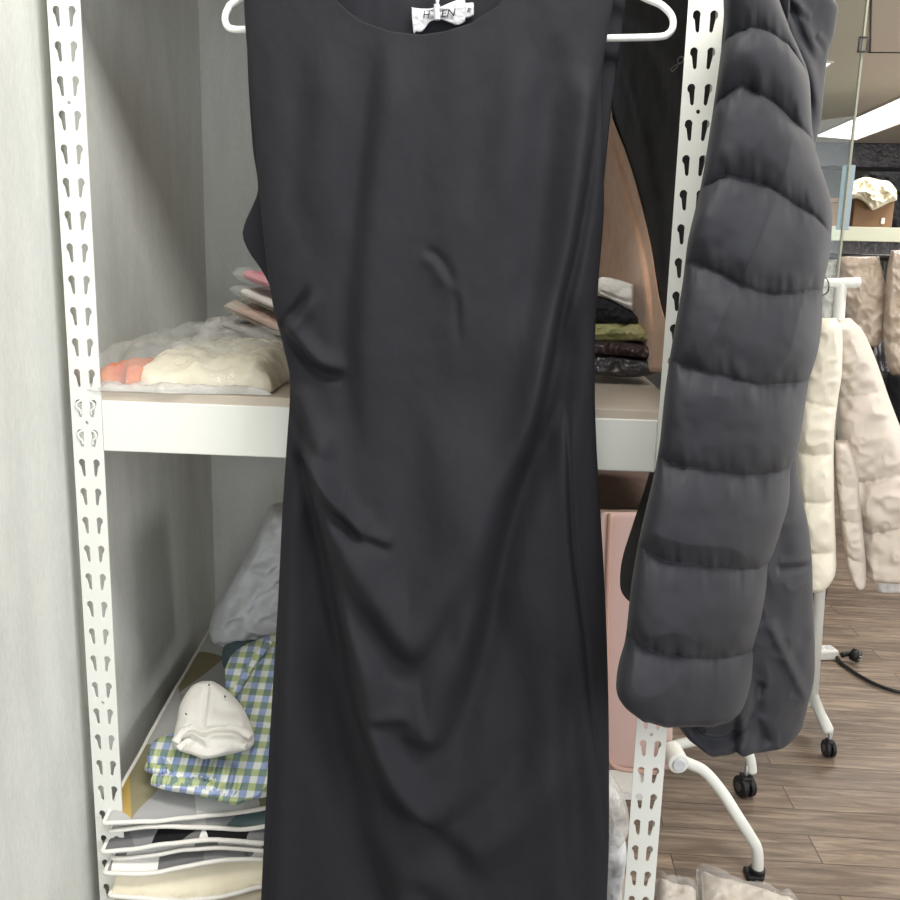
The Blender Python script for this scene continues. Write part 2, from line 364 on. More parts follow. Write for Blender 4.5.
# ------------------------------------------------------------------ rack
PW=.0405; HP=.0398; Z0=H+.2851
def keyhole(cx,cz,sgn,n=10):
    # round head with a narrow slot below; the straight side is towards the middle of the post
    hr=.0052; sw=.0042; pts=[]; xi=cx+sgn*(-.0030); 
    c=(cx+sgn*.0012,cz+.0065)
    a0=-.9
    for k in range(n+1):
        a=math.radians(-62+ (62+170)*k/n); pts.append((c[0]+sgn*hr*math.cos(a)*.9,c[1]+hr*math.sin(a)*1.05))
    pts.append((xi,cz+.006)); pts.append((xi,cz-.0105)); pts.append((xi+sgn*sw*.5,cz-.0125)); pts.append((xi+sgn*sw,cz-.0105)); 
    return pts
def postmesh(xc,outer):
    cu=bpy.data.curves.new('c','CURVE'); cu.dimensions='2D'; cu.fill_mode='BOTH'; cu.extrude=.001
    def sp(pts):
        s_=cu.splines.new('POLY'); s_.points.add(len(pts)-1)
        for p,q in zip(s_.points,pts): p.co=(q[0],q[1],0,1)
        s_.use_cyclic_u=True
    zb,zt=0.02,Z0+.25
    sp([(-PW/2,zb),(PW/2,zb),(PW/2,zt),(-PW/2,zt)])
    for i in range(-5,36):
        z=Z0-HP*i
        if z<zb+.03 or z>zt-.02: continue
        for sgn in (-1,1): sp(keyhole(sgn*.0086,z,sgn))
        if (i-2)%10==0:
            zc=z-HP/2+.001; sp([(.0024*math.cos(a*math.pi/5),zc+.0026*math.sin(a*math.pi/5)) for a in range(10)])
    me=curve2mesh(cu)
    for v in me.vertices: v.co=Vector((v.co.x+xc,v.co.z,v.co.y))
    fl=boxmesh((xc+outer*PW/2-.001 if outer>0 else xc-PW/2-.001,0.0,zb),(xc+outer*PW/2+.001 if outer>0 else xc-PW/2+.001,.04,zt),.0004)
    foot=boxmesh((xc-.026,-.006,0),(xc+.026,.046,.022),.003)
    return joinmesh([me,fl]),foot
rack=thing('storage_rack','white slotted steel shelving rack with paired keyhole uprights against grey wall','rack',(0,.3,0))
for x,o in ((-.38,-1),(.38,1)):
    pm,ft=postmesh(x,o); p=link('upright',pm,M['white_paint'],rack); link('foot',ft,M['rubber'],p)
BT=Z0-HP*11.72
def beam(zt,zb):
    b=link('beam',boxmesh((-.3595,-.001,zb),(.3595,.028,zt),.0015),M['white_paint'],rack)
    for s in (-1,1):
        link('beam_hook',boxmesh((s*.38-.017,.0025,zb-.004),(s*.38+.017,.006,zt-.004),.0008),M['white_paint'],b)
        for k in (0,1):
            for q in (-1,1):
                z=Z0-HP*(12+k)+.002; x=s*.38+q*.0086
                me=tubemesh([(x-q*.002,-.0012,z+.008),(x+q*.003,-.0026,z+.005),(x+q*.0028,-.0026,z-.001),(x-q*.001,-.0026,z-.004),(x-q*.0015,-.0012,z-.010)],.0013,6)
                if abs(zt-BT)<.001: link('hook_tab',me,M['white_paint'],b)
    return b
beam(BT,BT-.067)
ST=BT+.012
link('shelf_board',boxmesh((-.398,.001,BT-.001),(.395,.585,ST),.001),M['board'],rack)
UZ=H+.43; beam(UZ+.06,UZ); link('shelf_board',boxmesh((-.405,.001,UZ+.059),(.395,.585,UZ+.072),.001),M['board'],rack)
LZ=H-.985; beam(LZ,LZ-.06); link('shelf_board',boxmesh((-.405,.03,LZ-.012),(.395,.50,LZ),.001),M['board'],rack)
link('side_beam',boxmesh((.374,.03,BT-.06),(.398,.585,BT),.001),M['white_paint'],rack)
# ------------------------------------------------------------------ hanger with dress
DY=-.085
PD=PY(DY)
hg=thing('clothes_hanger','white coated wire hanger carrying the black dress','hanger',at(440,-120,PY(DY+.006)))
PH=PY(DY+.010)
def hp(l): return [at(a,b,PH) for a,b in l]
loop=[(250,29),(236,29.5),(228,27),(225,19),(228,9),(238,0),(300,-35),(440,-92),(600,-22),(645,-2),(661,5),(671,15),(673,26),(668,34),(656,37),(600,38.5),(520,42),(430,48),(340,40),(300,34)]
link('frame',tubemesh(hp(loop),.0038,12,closed=False,sm=6),M['hang'],hg)
top=at(440,-92,PH); hk=[top,top+[0,0,.045],top+[0,.0,.075]]
bz=UZ+.075
hk=[top,np.array([top[0],top[1],bz-.02]),np.array([top[0],top[1]+.004,bz+.012]),np.array([top[0],.0,bz+.024]),np.array([top[0],.03,bz+.010]),np.array([top[0],.038,bz+.002])]
link('hook',tubemesh(hk,.0024,10),M['steel'],hg)
dress=thing('dress','long sleeveless black dress with ruched side pleats hanging in front of rack','dress',at(440,300,PD))
DL=[(-80,246),(0,244),(60,248),(130,254),(190,259),(230,263),(275,268),(310,274),(345,283),(380,290),(440,287),(500,283),(600,278),(700,272),(800,266),(900,261),(1100,252)]
DR=[(-80,612),(0,613),(38,607),(90,601),(120,602),(150,603),(205,604),(274,599),(342,595),(400,595),(472,598),(555,603),(644,607),(744,609),(844,609),(900,607),(1100,602)]
def mk(Lr,Rr):
    ys=sorted(set([a for a,_ in Lr]+[a for a,_ in Rr])); f=lambda c,y:float(cinterp(np.array([y]),[a for a,_ in c],[b for _,b in c])[0])
    return [(y,f(Lr,y),f(Rr,y)) for y in ys]
def neck(S):
    # neckline: shoulders above, a round dip in the middle
    x=430+184*S
    return 8+np.interp(x,[246,300,322,332,342,355,367,396,425,450,474,490,499,512,525,560,614],[-62,-74,-66,-30,0,12,20,30,33,30,22,11,5,-28,-68,-76,-62])
FS=1.75
FO=[([(292,425),(300,455),(312,495),(323,539),(331,580),(340,625),(349,670),(359,705),(372,742),(388,772),(410,800),(432,818),(450,826)],10,.013,.015,1.7,1.7,(.08,.12)),
 ([(572,285),(566,340),(556,400),(540,445),(523,483),(511,515),(503,544),(496,575),(490,605),(475,667),(460,720),(446,790)],17,.017,-.009,1.6,1.6,(.15,.25)),
 ([(296,448),(306,462),(318,478),(332,495),(345,510),(358,524),(372,536)],6,.010,.008,1.6,1.5,(.15,.2)),
 ([(279,320),(288,336),(300,350),(311,362),(325,371),(352,377)],5.5,.010,.007,1.8,1.6,(.1,.25)),
 ([(278,330),(288,321),(297,311),(306,299),(313,282)],5,.007,-.004,1.6,1.6,(.1,.4)),
 ([(284,388),(293,410),(304,432),(322,452),(342,462)],8,.007,.006,1.6,1.6,(.15,.35)),
 ([(330,512),(345,560),(362,590),(380,612),(398,640),(404,668)],12,.006,.006,1.6,1.5,(.3,.3)),
 ([(318,610),(330,690),(340,750),(356,810),(378,880),(396,960)],20,.012,.008,1.5,1.5,(.3,.05)),
 ([(378,20),(370,90),(364,150),(356,220),(350,300),(348,370),(356,430),(372,480)],13,.007,.007,1.9,1.6,(.2,.3)),
 ([(422,248),(436,256),(447,270),(453,288)],5,.003,-.002,1.5,1.5,(.25,.25)),
 ([(453,285),(457,310),(458,345)],4,.0018,.0012,1.5,1.5,(.25,.4)),
 ([(560,20),(548,110),(540,200),(532,300),(516,390),(480,470)],19,.006,.007,1.7,1.7,(.2,.3)),
 ([(602,70),(596,120),(590,160),(582,210),(572,262),(562,303),(548,370),(533,440),(522,500)],7,.011,-.009,2.2,1.8,(.08,.3)),
 ([(498,45),(480,150),(462,240)],17,.004,.003,1.5,1.5,(.3,.4)),
 ([(300,30),(302,120),(296,200),(304,270)],16,.004,.005,1.6,1.6,(.3,.4)),
 ([(366,526),(380,534),(396,540)],5,.0035,.003,1.5,1.5,(.25,.3)),
 ([(367,695),(392,702),(416,700)],6,.003,.003,1.5,1.5,(.3,.3)),
 ([(567,395),(567,450),(571,539),(577,590),(582,633),(589,700),(600,780),(606,850)],3,.004,-.003,3,2,(.1,.05)),
 ([(575,640),(566,720),(572,800),(580,900),(585,960)],12,.005,-.004,1.6,1.6,(.25,.02)),
 ([(296,470),(286,520),(282,600),(279,700),(272,830),(268,930)],4,.005,.006,3.2,2.4,(.1,.02)),
 ([(434,838),(452,820),(478,800),(505,770),(530,720)],16,.005,-.007,1.6,1.6,(.25,.35)),
 ([(395,860),(420,880),(440,910),(455,960)],14,.006,.005,1.6,1.6,(.3,.02)),
 ([(333,505),(350,575),(382,632),(418,648),(452,606),(480,530)],13,.006,.007,1.8,1.8,(.2,.25)),
 ([(345,600),(366,672),(404,722),(440,730),(462,690)],12,.005,.006,1.8,1.8,(.25,.3)),
 ([(500,560),(512,640),(520,720),(524,820)],24,.006,.004,1.5,1.5,(.3,.3)),
 ([(405,380),(412,450),(420,520),(418,590)],22,.005,.004,1.5,1.5,(.4,.4)),
 ([(440,560),(452,620),(448,690),(430,740)],14,.004,.003,1.6,1.6,(.4,.4))]
def ddisp(px,py,S,T):
    z=np.zeros_like(px)
    for pts,w,v,c,cw,of,en in FO: z=z+fold(px,py,pts,w,v*FS,c*FS*1.1,cw,of,en)
    z=z+.004*fbm(px/70,py/160,3,3)+.00035*fbm(px/9,py/13,5,3)
    # the draped centre stands forward of both flanks
    def X(y,l): return cinterp(y,[b for _,b in l],[a for a,_ in l])
    la=X(py,[(300,425),(323,539),(340,625),(357,705),(382,765),(420,806),(470,840)]); ra=X(py,[(572,285),(556,400),(523,483),(503,544),(490,605),(475,667),(452,790),(440,840)])
    up=1/(1+np.exp(-(px-la-2)/7))*1/(1+np.exp((px-ra+4)/11)); vert=np.clip((py-380)/160,0,1); vert=vert*vert*(3-2*vert)
    z=z+.016*up*vert*(1-.0*S)
    z=z-.012*np.exp(-((px-(la-24))/30)**2)*vert
    for _ in range(2):
        z[1:-1]=(z[:-2]+2*z[1:-1]+z[2:])/4; z[:,1:-1]=(z[:,:-2]+2*z[:,1:-1]+z[:,2:])/4
    return z
fp=pillow('front_panel',mk(DL,DR),PD,.030,M['dress'],back=-.026,disp=ddisp,nu=230,nv=560,prof=.42,ends=0,parent=dress,top=neck,edgemask=14,shell=.0016)
BL=[(-90,246),(0,246),(150,253),(190,258),(205,253),(220,246),(234,242.5),(250,248),(272,263),(300,276),(345,290),(500,290),(900,266),(1100,258)]
BR=[(-90,628),(0,626),(70,616.5),(112,611),(140,608),(205,602),(274,597),(342,592),(472,594),(744,603),(900,600),(1100,596)]
def bneck(S):
    x=435+190*S
    return np.interp(x,[246,300,325,340,360,440,500,520,540,560,626],[-66,-78,-72,-55,-46,-40,-46,-56,-72,-80,-66])
pillow('back_panel',mk(BL,BR),PY(DY+.024),.003,M['dress_in'],back=.02,disp=lambda px,py,S,T:.003*fbm(px/40,py/90,8,3),nu=90,nv=160,prof=.4,ends=0,parent=dress,top=bneck)
# neckline stitching edge
# brand label tied with a string bow
PT=PY(DY+.012)
def flat(name,poly,pl,mt,parent,th=.0008):
    A=[at(a,b,pl) for a,b in poly]; n=len(A); V=A+[p-pl.n*th for p in A]
    Fc=[tuple(range(n)),tuple(range(2*n-1,n-1,-1))]+[(i,(i+1)%n,(i+1)%n+n,i+n) for i in range(n)]
    return link(name,mesh(V,Fc,smooth=False),mt,parent)
lab=thing('garment_label','white cloth brand label knotted by a string at the dress neck','label',at(437,10,PT))
lrow=[(411.5,7,8.5),(413,7.5,30),(416,8,31.8),(422,8.6,31.5),(430,8.6,22),(434,7.5,20.5),(437,7,20),(441,6.5,19.5),(448,3.5,22),(457,0,25),(464,-2,22.5),(465.5,-2,21)]
pillow('cloth',lrow,PT,.0025,M['tag'],back=.0002,disp=lambda px,py,S,T:.0012*np.sin((py-14)*.9)*np.exp(-((px-437)/9)**2)+.0008*fbm(px/5,py/4,3),nu=30,nv=70,prof=.3,ends=.02,parent=lab,swap=True)
for k in (411.8,465): pass
link('string',tubemesh([at(437+q,w,PY(DY+.006)) for q,w in ((-1,-20),(-.5,-4),(0,3))],.0014,8),M['tag'],lab)
link('string',tubemesh([at(437+q,w,PY(DY+.006)) for q,w in ((2.5,-20),(1.6,-4),(.6,4))],.0014,8),M['tag'],lab)
link('knot',tubemesh([at(a,b,PY(DY+.004)) for a,b in ((437,4.5),(436.6,10),(437,15),(437.2,20))],.0034,12),M['tag'],lab)
pillow('size_tab',[(464.5,3,18.5),(470,2.6,17.5),(474,2.2,15)],PT,.0006,M['tag'],back=.0004,nu=6,nv=8,prof=.3,ends=.05,parent=lab,swap=True)
def text(s,px,py,h,rot,pl,mt,parent,shear=.15,wide=1.0):
    cu=bpy.data.curves.new('t','FONT'); cu.body=s; cu.align_x='CENTER'; cu.align_y='CENTER'; cu.size=1; cu.extrude=.01; cu.shear=shear
    me=curve2mesh(cu); c=at(px,py,pl); k=np.linalg.norm(at(px,py-1,pl)-c)*h*1.35
    a=math.radians(rot)
    for v in me.vertices:
        x,y=v.co.x*k*wide,v.co.y*k; X=x*math.cos(a)-y*math.sin(a); Z=x*math.sin(a)+y*math.cos(a)
        v.co=Vector((c[0]+X,c[1]-v.co.z*.02,c[2]+Z))
    return link('lettering',me,mt,parent)
PI_=PY(DY+.0078)
text('H',426,15,8,3,PI_,M['ink'],lab); text('EN',447.5,13.4,8,6,PI_,M['ink'],lab,.25,1.15)
text('M',469.5,10,4,75,PY(DY+.0108),M['ink'],lab,0)
# ------------------------------------------------------------------ black puffer jacket
jk=thing('puffer_jacket','black quilted puffer jacket hanging at the right side with sleeve over upright','jacket',(.42,.1,H+.2))
QL=[[(715,52),(722,49),(756,43),(786,57),(802,75),(815,92)],
 [(700,118),(741,96),(771,113),(794,132),(809,143),(826,160)],
 [(690,196),(726,181),(760,189),(802,215),(836,236)],
 [(680,262),(707,266),(737,283),(771,295),(830,290)],
 [(668,357),(688,362),(722,370),(764,379),(825,381)],
 [(650,450),(662,453),(692,457),(741,464),(800,466)],
 [(630,537),(651,542),(688,546),(722,551),(785,560)],
 [(610,626),(636,628),(666,630),(707,637),(765,643)],
 [(600,674),(617,690),(636,703),(673,711),(711,716),(745,704),(760,690)]]
def qd(px,py,Q=QL,amp=.016,first=-30):
    ys=[np.full(px.shape,float(first))]+[np.interp(px,[p[0] for p in l],[p[1] for p in l])+1.6*fbm(px/14,py*0,11,2) for l in Q]+[np.full(px.shape,830.)]
    z=np.zeros_like(px)
    for a,b in zip(ys[:-1],ys[1:]):
        g=(b-a); t=(py-a)/np.maximum(g,8); k=(t>=0)&(t<1); tt=np.clip(t,0,1)
        pf=(1-(2*tt-1)**2)**.55*(.92+.16*(1-tt))
        ne_=np.exp(-np.minimum(py-a,b-py)**2/260.)
        wr=.0026*ne_*fbm(px/10,py/40,int(4),2)+.0034*(1-2*np.abs(fbm(px/60+py/130,py/70,9,1)))*(1-.4*ne_)+.0008*fbm(px/20,py/20,12,2)
        z=np.where(k,amp*pf+wr,z)
    return z
SLL=[(-30,722),(30,724),(60,720),(110,713),(190,700),(240,688),(280,683),(350,671),(400,664),(440,660),(470,655),(500,648),(540,639),(580,632),(640,625),(662,619),(684,617),(694,624),(704,636),(711,652)]
SLR=[(-30,760),(0,776),(40,792),(75,808),(130,812),(160,818),(190,828),(215,832),(240,831),(262,828),(290,823),(320,822),(350,818),(381,809),(420,803),(450,797),(466,791),(500,789),(530,781),(559,772),(600,766),(643,757),(675,753),(700,747),(706,744),(711,734)]
ps=PV(.405,-.125,.56,-.02)
slv=pillow('sleeve',mk(SLL,SLR),ps,.042,M['puff'],back=.05,disp=lambda px,py,S,T:qd(px,py,amp=.017),nu=150,nv=560,prof=.5,ends=.03,parent=jk,endp=.5,edgemask=8)
# seam stitching on the quilt lines
def stitch(pts,pl,off,lab_='seam_stitching',r=.00055):
    P=smoothline([np.array(p,float) for p in pts],4); ms=[]
    W=[at(p[0],p[1],pl)+pl.n*off(p[0],p[1]) for p in P]
    return W
# upper body, hood edge and shoulder behind the sleeve
UL=[(-40,727),(0,726),(60,722),(120,719),(200,730),(300,740)]
UR=[(-40,840),(0,835),(10,838),(22,836),(36,834),(50,829),(90,824),(120,821),(145,816),(200,812),(300,800)]
def ud(px,py,S,T):
    z=.004*fbm(px/30,py/30,21,3)
    z=z+fold(px,py,[(716,20),(745,12),(770,28),(786,60),(802,90),(812,130)],6,.012,.010,1.6,1.6,(0,.2))
    z=z+fold(px,py,[(770,-20),(790,20),(803,50),(815,70)],4,.006,.007,1.8,1.6,(0,.2))
    z=z+fold(px,py,[(785,18),(808,30)],3,.004,.004,1.5,1.5)+fold(px,py,[(812,44),(826,56)],3,.004,.004,1.5,1.5)
    z=z+fold(px,py,[(755,-10),(768,20),(786,50)],5,.006,-.006,1.6,1.6)
    return z
pillow('shoulder',mk(UL,UR),PV(.405,-.07,.60,.03),.030,M['puff'],back=.05,disp=ud,nu=90,nv=150,prof=.5,ends=.06,parent=jk)
# second sleeve / hem seen behind the front sleeve
HL=[(440,690),(500,690),(600,690),(680,672),(708,669),(722,678),(734,690),(743,708)]
HR=[(440,797),(470,797),(500,803),(530,809),(560,812),(600,813),(650,815),(680,814),(700,809),(716,805),(728,800),(736,786),(743,740)]
Q2=[[(690,470),(797,470)],[(770,562),(812,558)],[(690,640),(720,650),(752,690),(775,712),(815,700)]]
def hd(px,py,S,T):
    z=.010*(1-2*np.abs(fbm(px/46,py/60,31,3)))*.4
    z=z+fold(px,py,[(776,556),(812,560)],4,.008,.003)+fold(px,py,[(768,600),(790,650),(812,700)],5,-.006,0)
    z=z+fold(px,py,[(690,712),(720,722),(745,712),(752,690)],6,.010,-.004)+fold(px,py,[(740,690),(735,725),(742,742)],5,.007,.004)+fold(px,py,[(760,660),(757,700),(768,730)],7,.008,-.004)
    return z
pillow('lower_sleeve',mk(HL,HR),PV(.43,-.07,.62,.03),.045,M['puff'],back=.04,disp=hd,nu=110,nv=260,prof=.5,ends=.05,parent=jk,edgemask=8)
# jacket body at the rack's side, seen behind the upright
JL=[(-60,600),(0,604),(60,608),(120,613),(150,622),(180,631),(240,646),(300,655),(360,664),(430,660),(470,650),(500,641),(530,631),(560,622),(585,620),(596,624),(610,640)]
JR=[(-60,790),(0,790),(200,760),(400,740),(500,720),(560,700),(610,690)]
def jd(px,py,S,T):
    z=.006*fbm(px/30,py/40,41,3)
    z=z+fold(px,py,[(622,68),(626,88),(632,110),(640,150)],3,.003,.003)+fold(px,py,[(600,20),(640,38),(660,75),(672,110)],7,.006,.005)
    z=z+fold(px,py,[(650,120),(662,200),(668,300)],7,.008,-.006)
    return z
pj=PV(.415,.06,.350,.55)
jb=pillow('jacket_body',mk(JL,JR),pj,.012,M['puff2'],back=.09,disp=jd,nu=90,nv=200,prof=.45,ends=.04,parent=jk)
zp=Plane(at(676,65,pj)+pj.n*.022,pj.n)
link('zip_pull',tubemesh([at(a,b,zp) for a,b in ((672,72),(670.5,69.5),(676,64.5),(678,66.5),(672,72))],.0006,6,sm=0),M['steel'],jk)
link('zip_slider',tubemesh([at(a,b,zp) for a,b in ((678.5,64),(677.5,60),(681,56.5),(684,58),(682.5,62),(678.5,64))],.0009,6,sm=2),M['steel'],jk)
# ------------------------------------------------------------------ tan coat behind, on the same side
tc_=thing('coat','tan wool coat hanging at the back between dress and black jacket','coat',(.36,.5,H))
TL=[(60,585),(120,588),(250,582),(330,590),(372,600)]
TR=[(60,606),(112,611),(150,625),(180,635),(240,650),(300,660),(345,670),(372,668)]
def td(px,py,S,T):
    return .004*fbm(px/20,py/60,51,3)+fold(px,py,[(612,130),(632,200),(648,270),(655,340)],4,.008,-.008,1.8,1.8)+fold(px,py,[(600,150),(618,230),(640,320)],6,.005,.006)+fold(px,py,[(612,225),(600,260),(592,300)],5,.004,-.004)
pillow('coat_body',mk(TL,TR),PV(.345,.56,.392,.20),.012,M['tan'],back=.03,disp=td,nu=60,nv=140,prof=.4,ends=.03,parent=tc_)
# ------------------------------------------------------------------ things on the shelf, right end
Y1=.27
def item(name,label,cat,rows,Y,th,mt,depth=.12,group=None,swap=False,disp=None,**k):
    pl=Y if isinstance(Y,Plane) else PY(Y)
    o=pillow(name,rows,pl,th,mt,back=depth,disp=disp,swap=swap,**k); setp(o,label,cat,group); 
    # origin at the base of the shape
    me=o.data; n=len(me.vertices); a=np.zeros(n*3); me.vertices.foreach_get('co',a); a=a.reshape(-1,3); c=Vector((float(a[:,0].mean()),float(a[:,1].mean()),float(a[:,2].min())))
    me.transform(Matrix.Translation(-c)); o.location=c
    return o
item('folded_clothes','dark grey polybagged garment lying at the bottom of the right shelf stack','clothes',[(585,354,374),(600,355,375),(630,358,377),(650,360,375),(662,364,372)],Y1,.02,M['dgrey'],depth=.16,swap=True,disp=crumple(.004,14,61),nu=30,nv=60,prof=.3)
item('folded_clothes','dark plum garment packed under the pale olive one on the right shelf','clothes',[(585,341,355),(610,341,355),(640,344,358),(660,349,363)],Y1,.018,M['purple'],depth=.16,swap=True,disp=crumple(.004,12,62),nu=30,nv=60,prof=.3)
item('folded_clothes','pale olive garment in clear bag on the right shelf stack','clothes',[(585,323,341),(600,323,341),(630,321,341),(640,325,341),(652,337,343)],Y1+.01,.018,M['green'],depth=.16,swap=True,disp=crumple(.004,12,63),nu=30,nv=60,prof=.3)
item('folded_clothes','black folded cloth under the small white folded one','clothes',[(588,296,322),(600,297,323),(618,304,324),(630,311,326),(638,318,325)],Y1+.01,.02,M['blackc'],depth=.14,swap=True,disp=crumple(.004,12,64),nu=30,nv=60,prof=.3)
item('folded_clothes','small white folded cloth on top of the right shelf stack','clothes',[(597,280,294),(602,277,296),(615,279,302),(630,283.5,310),(633.5,285,311)],Y1+.01,.02,M['wh'],depth=.12,swap=True,disp=lambda px,py,S,T:.002*fbm(px/12,py/8,65,3)+fold(px,py,[(598,290),(615,297),(634,304)],1.5,.003),nu=40,nv=60,prof=.25)
# ------------------------------------------------------------------ left end of the shelf: polybags
def heap(name,x0,x1,y0,y1,h,mt,parent,z0,seed=1,rough=.01,nx=60,ny=60,pw=.6,tilt=(0,0),sc=.05,edge=.16):
    xs=np.linspace(0,1,nx+1); ys=np.linspace(0,1,ny+1); A,B=np.meshgrid(xs,ys)
    ed=np.clip(np.minimum(np.minimum(A,1-A),np.minimum(B,1-B))/edge,0,1); ed=(1-(1-ed)**2)**pw
    wob=.012
    X=x0+(x1-x0)*A+wob*vnoise(B*6,A*2,seed+9)*np.abs(2*A-1); Y=y0+(y1-y0)*B+wob*vnoise(A*6,B*2,seed+5)*np.abs(2*B-1)
    Z=z0+.0008+ed*(h+tilt[0]*(A-.5)+tilt[1]*(B-.5)+rough*(1-2*np.abs(fbm(X/sc,Y/sc,seed,4))))
    n1=nx+1; off=n1*(ny+1); V=np.concatenate([np.stack([X,Y,Z],-1).reshape(-1,3),np.stack([X,Y,Z*0+z0],-1).reshape(-1,3)]); Fc=[]
    for j in range(ny):
        for i in range(nx):
            a=j*n1+i; Fc.append((a,a+1,a+n1+1,a+n1)); a+=off; Fc.append((a,a+n1,a+n1+1,a+1))
    for j in range(ny):
        a=j*n1; Fc.append((a,a+n1,a+n1+off,a+off)); a+=nx; Fc.append((a,a+off,a+n1+off,a+n1))
    for i in range(nx):
        Fc.append((i,i+off,i+1+off,i+1)); a=ny*n1+i; Fc.append((a,a+1,a+1+off,a+off))
    return link(name,mesh(V,Fc,uv=V[:,:2]),mt,parent)
bag=thing('polybag','large clear polybag holding cream and orange cloth, front left of the shelf','bag',(-.27,.2,ST+.0005))
heap('cream_cloth',-.335,-.150,.03,.30,.040,M['offwh'],bag,ST+.003,3,.006,tilt=(.0,.014))
heap('orange_cloth',-.376,-.318,.03,.15,.026,M['orange'],bag,ST+.003,4,.003)
heap('bag_film',-.402,-.140,.006,.42,.056,M['clear'],bag,ST+.001,5,.010,90,90,sc=.045,tilt=(0,.022),edge=.2)
heap('bag_hem',-.396,-.145,.003,.022,.008,M['clear2'],bag,ST+.001,6,.003,80,10,sc=.03)
b2=thing('polybag','clear polybag of white cloth behind the cream one by the wall','bag',(-.3,.45,ST+.0005))
heap('white_cloth',-.38,-.17,.43,.58,.050,M['greyw'],b2,ST+.003,7,.008)
heap('bag_film',-.40,-.15,.42,.595,.062,M['clear2'],b2,ST+.001,8,.010,70,60,sc=.04)
def packet(label,FL,FR,th,yf,yb,mt,film,group,seed=1):
    """flat garment packet: front edge from FL to FR (photo points on the plane y=yf), thickness th metres"""
    a=at(FL[0],FL[1],PY(yf)); b=at(FR[0],FR[1],PY(yf)); d=np.array([.0,yb-yf,.006]); n=30
    base=thing('packaged_garment',label,'packaged garment',tuple((a+b)/2),group)
    def slab(name,ins,t,mt_,sd,amp):
        U,Vv=np.meshgrid(np.linspace(ins,1-ins,n+1),np.linspace(ins,1-ins,n+1)); P=a+U[...,None]*(b-a)+Vv[...,None]*d
        ed=np.clip(np.minimum(np.minimum(U-ins,1-ins-U),np.minimum(Vv-ins,1-ins-Vv))/.08,0,1)**.5
        top=P.copy(); top[...,2]+=ed*(t*.5)+amp*fbm(U*6,Vv*6,sd,3)*ed; bt=P.copy(); bt[...,2]-=ed*t*.5
        n1=n+1; off=n1*n1; V=np.concatenate([top.reshape(-1,3),bt.reshape(-1,3)]); Fc=[]
        for j in range(n):
            for i in range(n):
                q=j*n1+i; Fc.append((q,q+1,q+n1+1,q+n1)); q+=off; Fc.append((q,q+n1,q+n1+1,q+1))
        me=mesh(V,Fc); bm=bmesh.new(); bm.from_mesh(me); bmesh.ops.remove_doubles(bm,verts=bm.verts,dist=1e-6); bm.to_mesh(me); bm.free()
        return link(name,me,mt_,base)
    slab('folded_garment',.10,th*.8,mt,seed,.002); slab('bag_film',0,th,film,seed+1,.003)
    return base
G='packaged garments stacked beside the dress'
packet('clear packet with grey cloth, lowest of the left shelf stack',(214,352),(300,378),.018,.26,.44,M['greyw'],M['clear'],G,seed=70)
packet('crinkled clear packet one above the lowest of the stack',(212,333),(300,366),.018,.28,.48,M['greyw'],M['clear'],G,seed=71)
packet('clear packet with dark grey cloth in the middle of the stack',(220,324),(300,353),.015,.28,.48,M['dgrey'],M['clear2'],G,seed=72)
packet('dusty pink packet below the white one, left shelf stack',(224,306),(300,341),.020,.28,.48,M['dpink'],M['clearp'],G,seed=73)
packet('white packet just below the rose one, left shelf stack',(229,289),(300,320),.016,.28,.48,M['wh'],M['clear'],G,seed=74)
packet('rose packet on top of the left shelf stack',(232,273),(300,296),.020,.28,.48,M['rose'],M['clear'],G,seed=75)
# ------------------------------------------------------------------ lower shelf: blankets, trousers, cap
def blanket(label,z,th,pts,mt,seed,rise=.05,front=None,uvr=.3):
    """folded mat: outline corners (x,y) on the shelf, with piping"""
    base=thing('folded_blanket',label,'blanket',(pts[0][0],pts[0][1],z-th/2))
    (x0,y0),(x1,y1),(x2,y2),(x3,y3)=pts; nx,ny=70,70
    U,Vv=np.meshgrid(np.linspace(0,1,nx+1),np.linspace(0,1,ny+1))
    X=(1-U)*(1-Vv)*x0+U*(1-Vv)*x1+U*Vv*x2+(1-U)*Vv*x3; Y=(1-U)*(1-Vv)*y0+U*(1-Vv)*y1+U*Vv*y2+(1-U)*Vv*y3
    wav=.006*np.sin(X*26+seed)*(1-Vv)+.005*fbm(X*9,Y*9,seed,3)
    ed=np.clip(np.minimum(np.minimum(U,1-U),np.minimum(Vv,1-Vv))/.05,0,1)**.5
    Z=z+rise*Vv**.8+wav
    T_=np.stack([X,Y,Z+ed*th/2],-1); B_=np.stack([X,Y,Z-ed*th/2],-1); n1=nx+1; off=n1*(ny+1)
    V=np.concatenate([T_.reshape(-1,3),B_.reshape(-1,3)]); Fc=[]
    for j in range(ny):
        for i in range(nx):
            q=j*n1+i; Fc.append((q,q+1,q+n1+1,q+n1)); q+=off; Fc.append((q,q+n1,q+n1+1,q+1))
    c,s=math.cos(uvr),math.sin(uvr); uv=np.stack([V[:,0]*c-V[:,1]*s+seed*.37,V[:,0]*s+V[:,1]*c],-1)
    me=mesh(V,Fc,uv=uv); bm=bmesh.new(); bm.from_mesh(me); bmesh.ops.remove_doubles(bm,verts=bm.verts,dist=1e-6); bm.to_mesh(me); bm.free()
    link('blanket_panel',me,mt,base)
    E_=[np.array([X[0,i],Y[0,i]-.001,Z[0,i]]) for i in range(nx,-1,-2)]+[np.array([X[j,0]-.001,Y[j,0],Z[j,0]]) for j in range(0,ny+1,2)]
    link('piping',tubemesh(E_,.0034,8,sm=0),M['wh'],base)
    return base
ZT=H-.787
def q(px,py,z):
    p=at(px,py,PZ(z)); return (float(p[0]),float(p[1]))
XR=-.09
blanket('cream quilted folded cloth at the bottom of the blanket pile',ZT-.118,.085,[(-.375,-.02),(XR,.03),(XR,.42),(-.40,.42)],M['offwh'],81,.05)
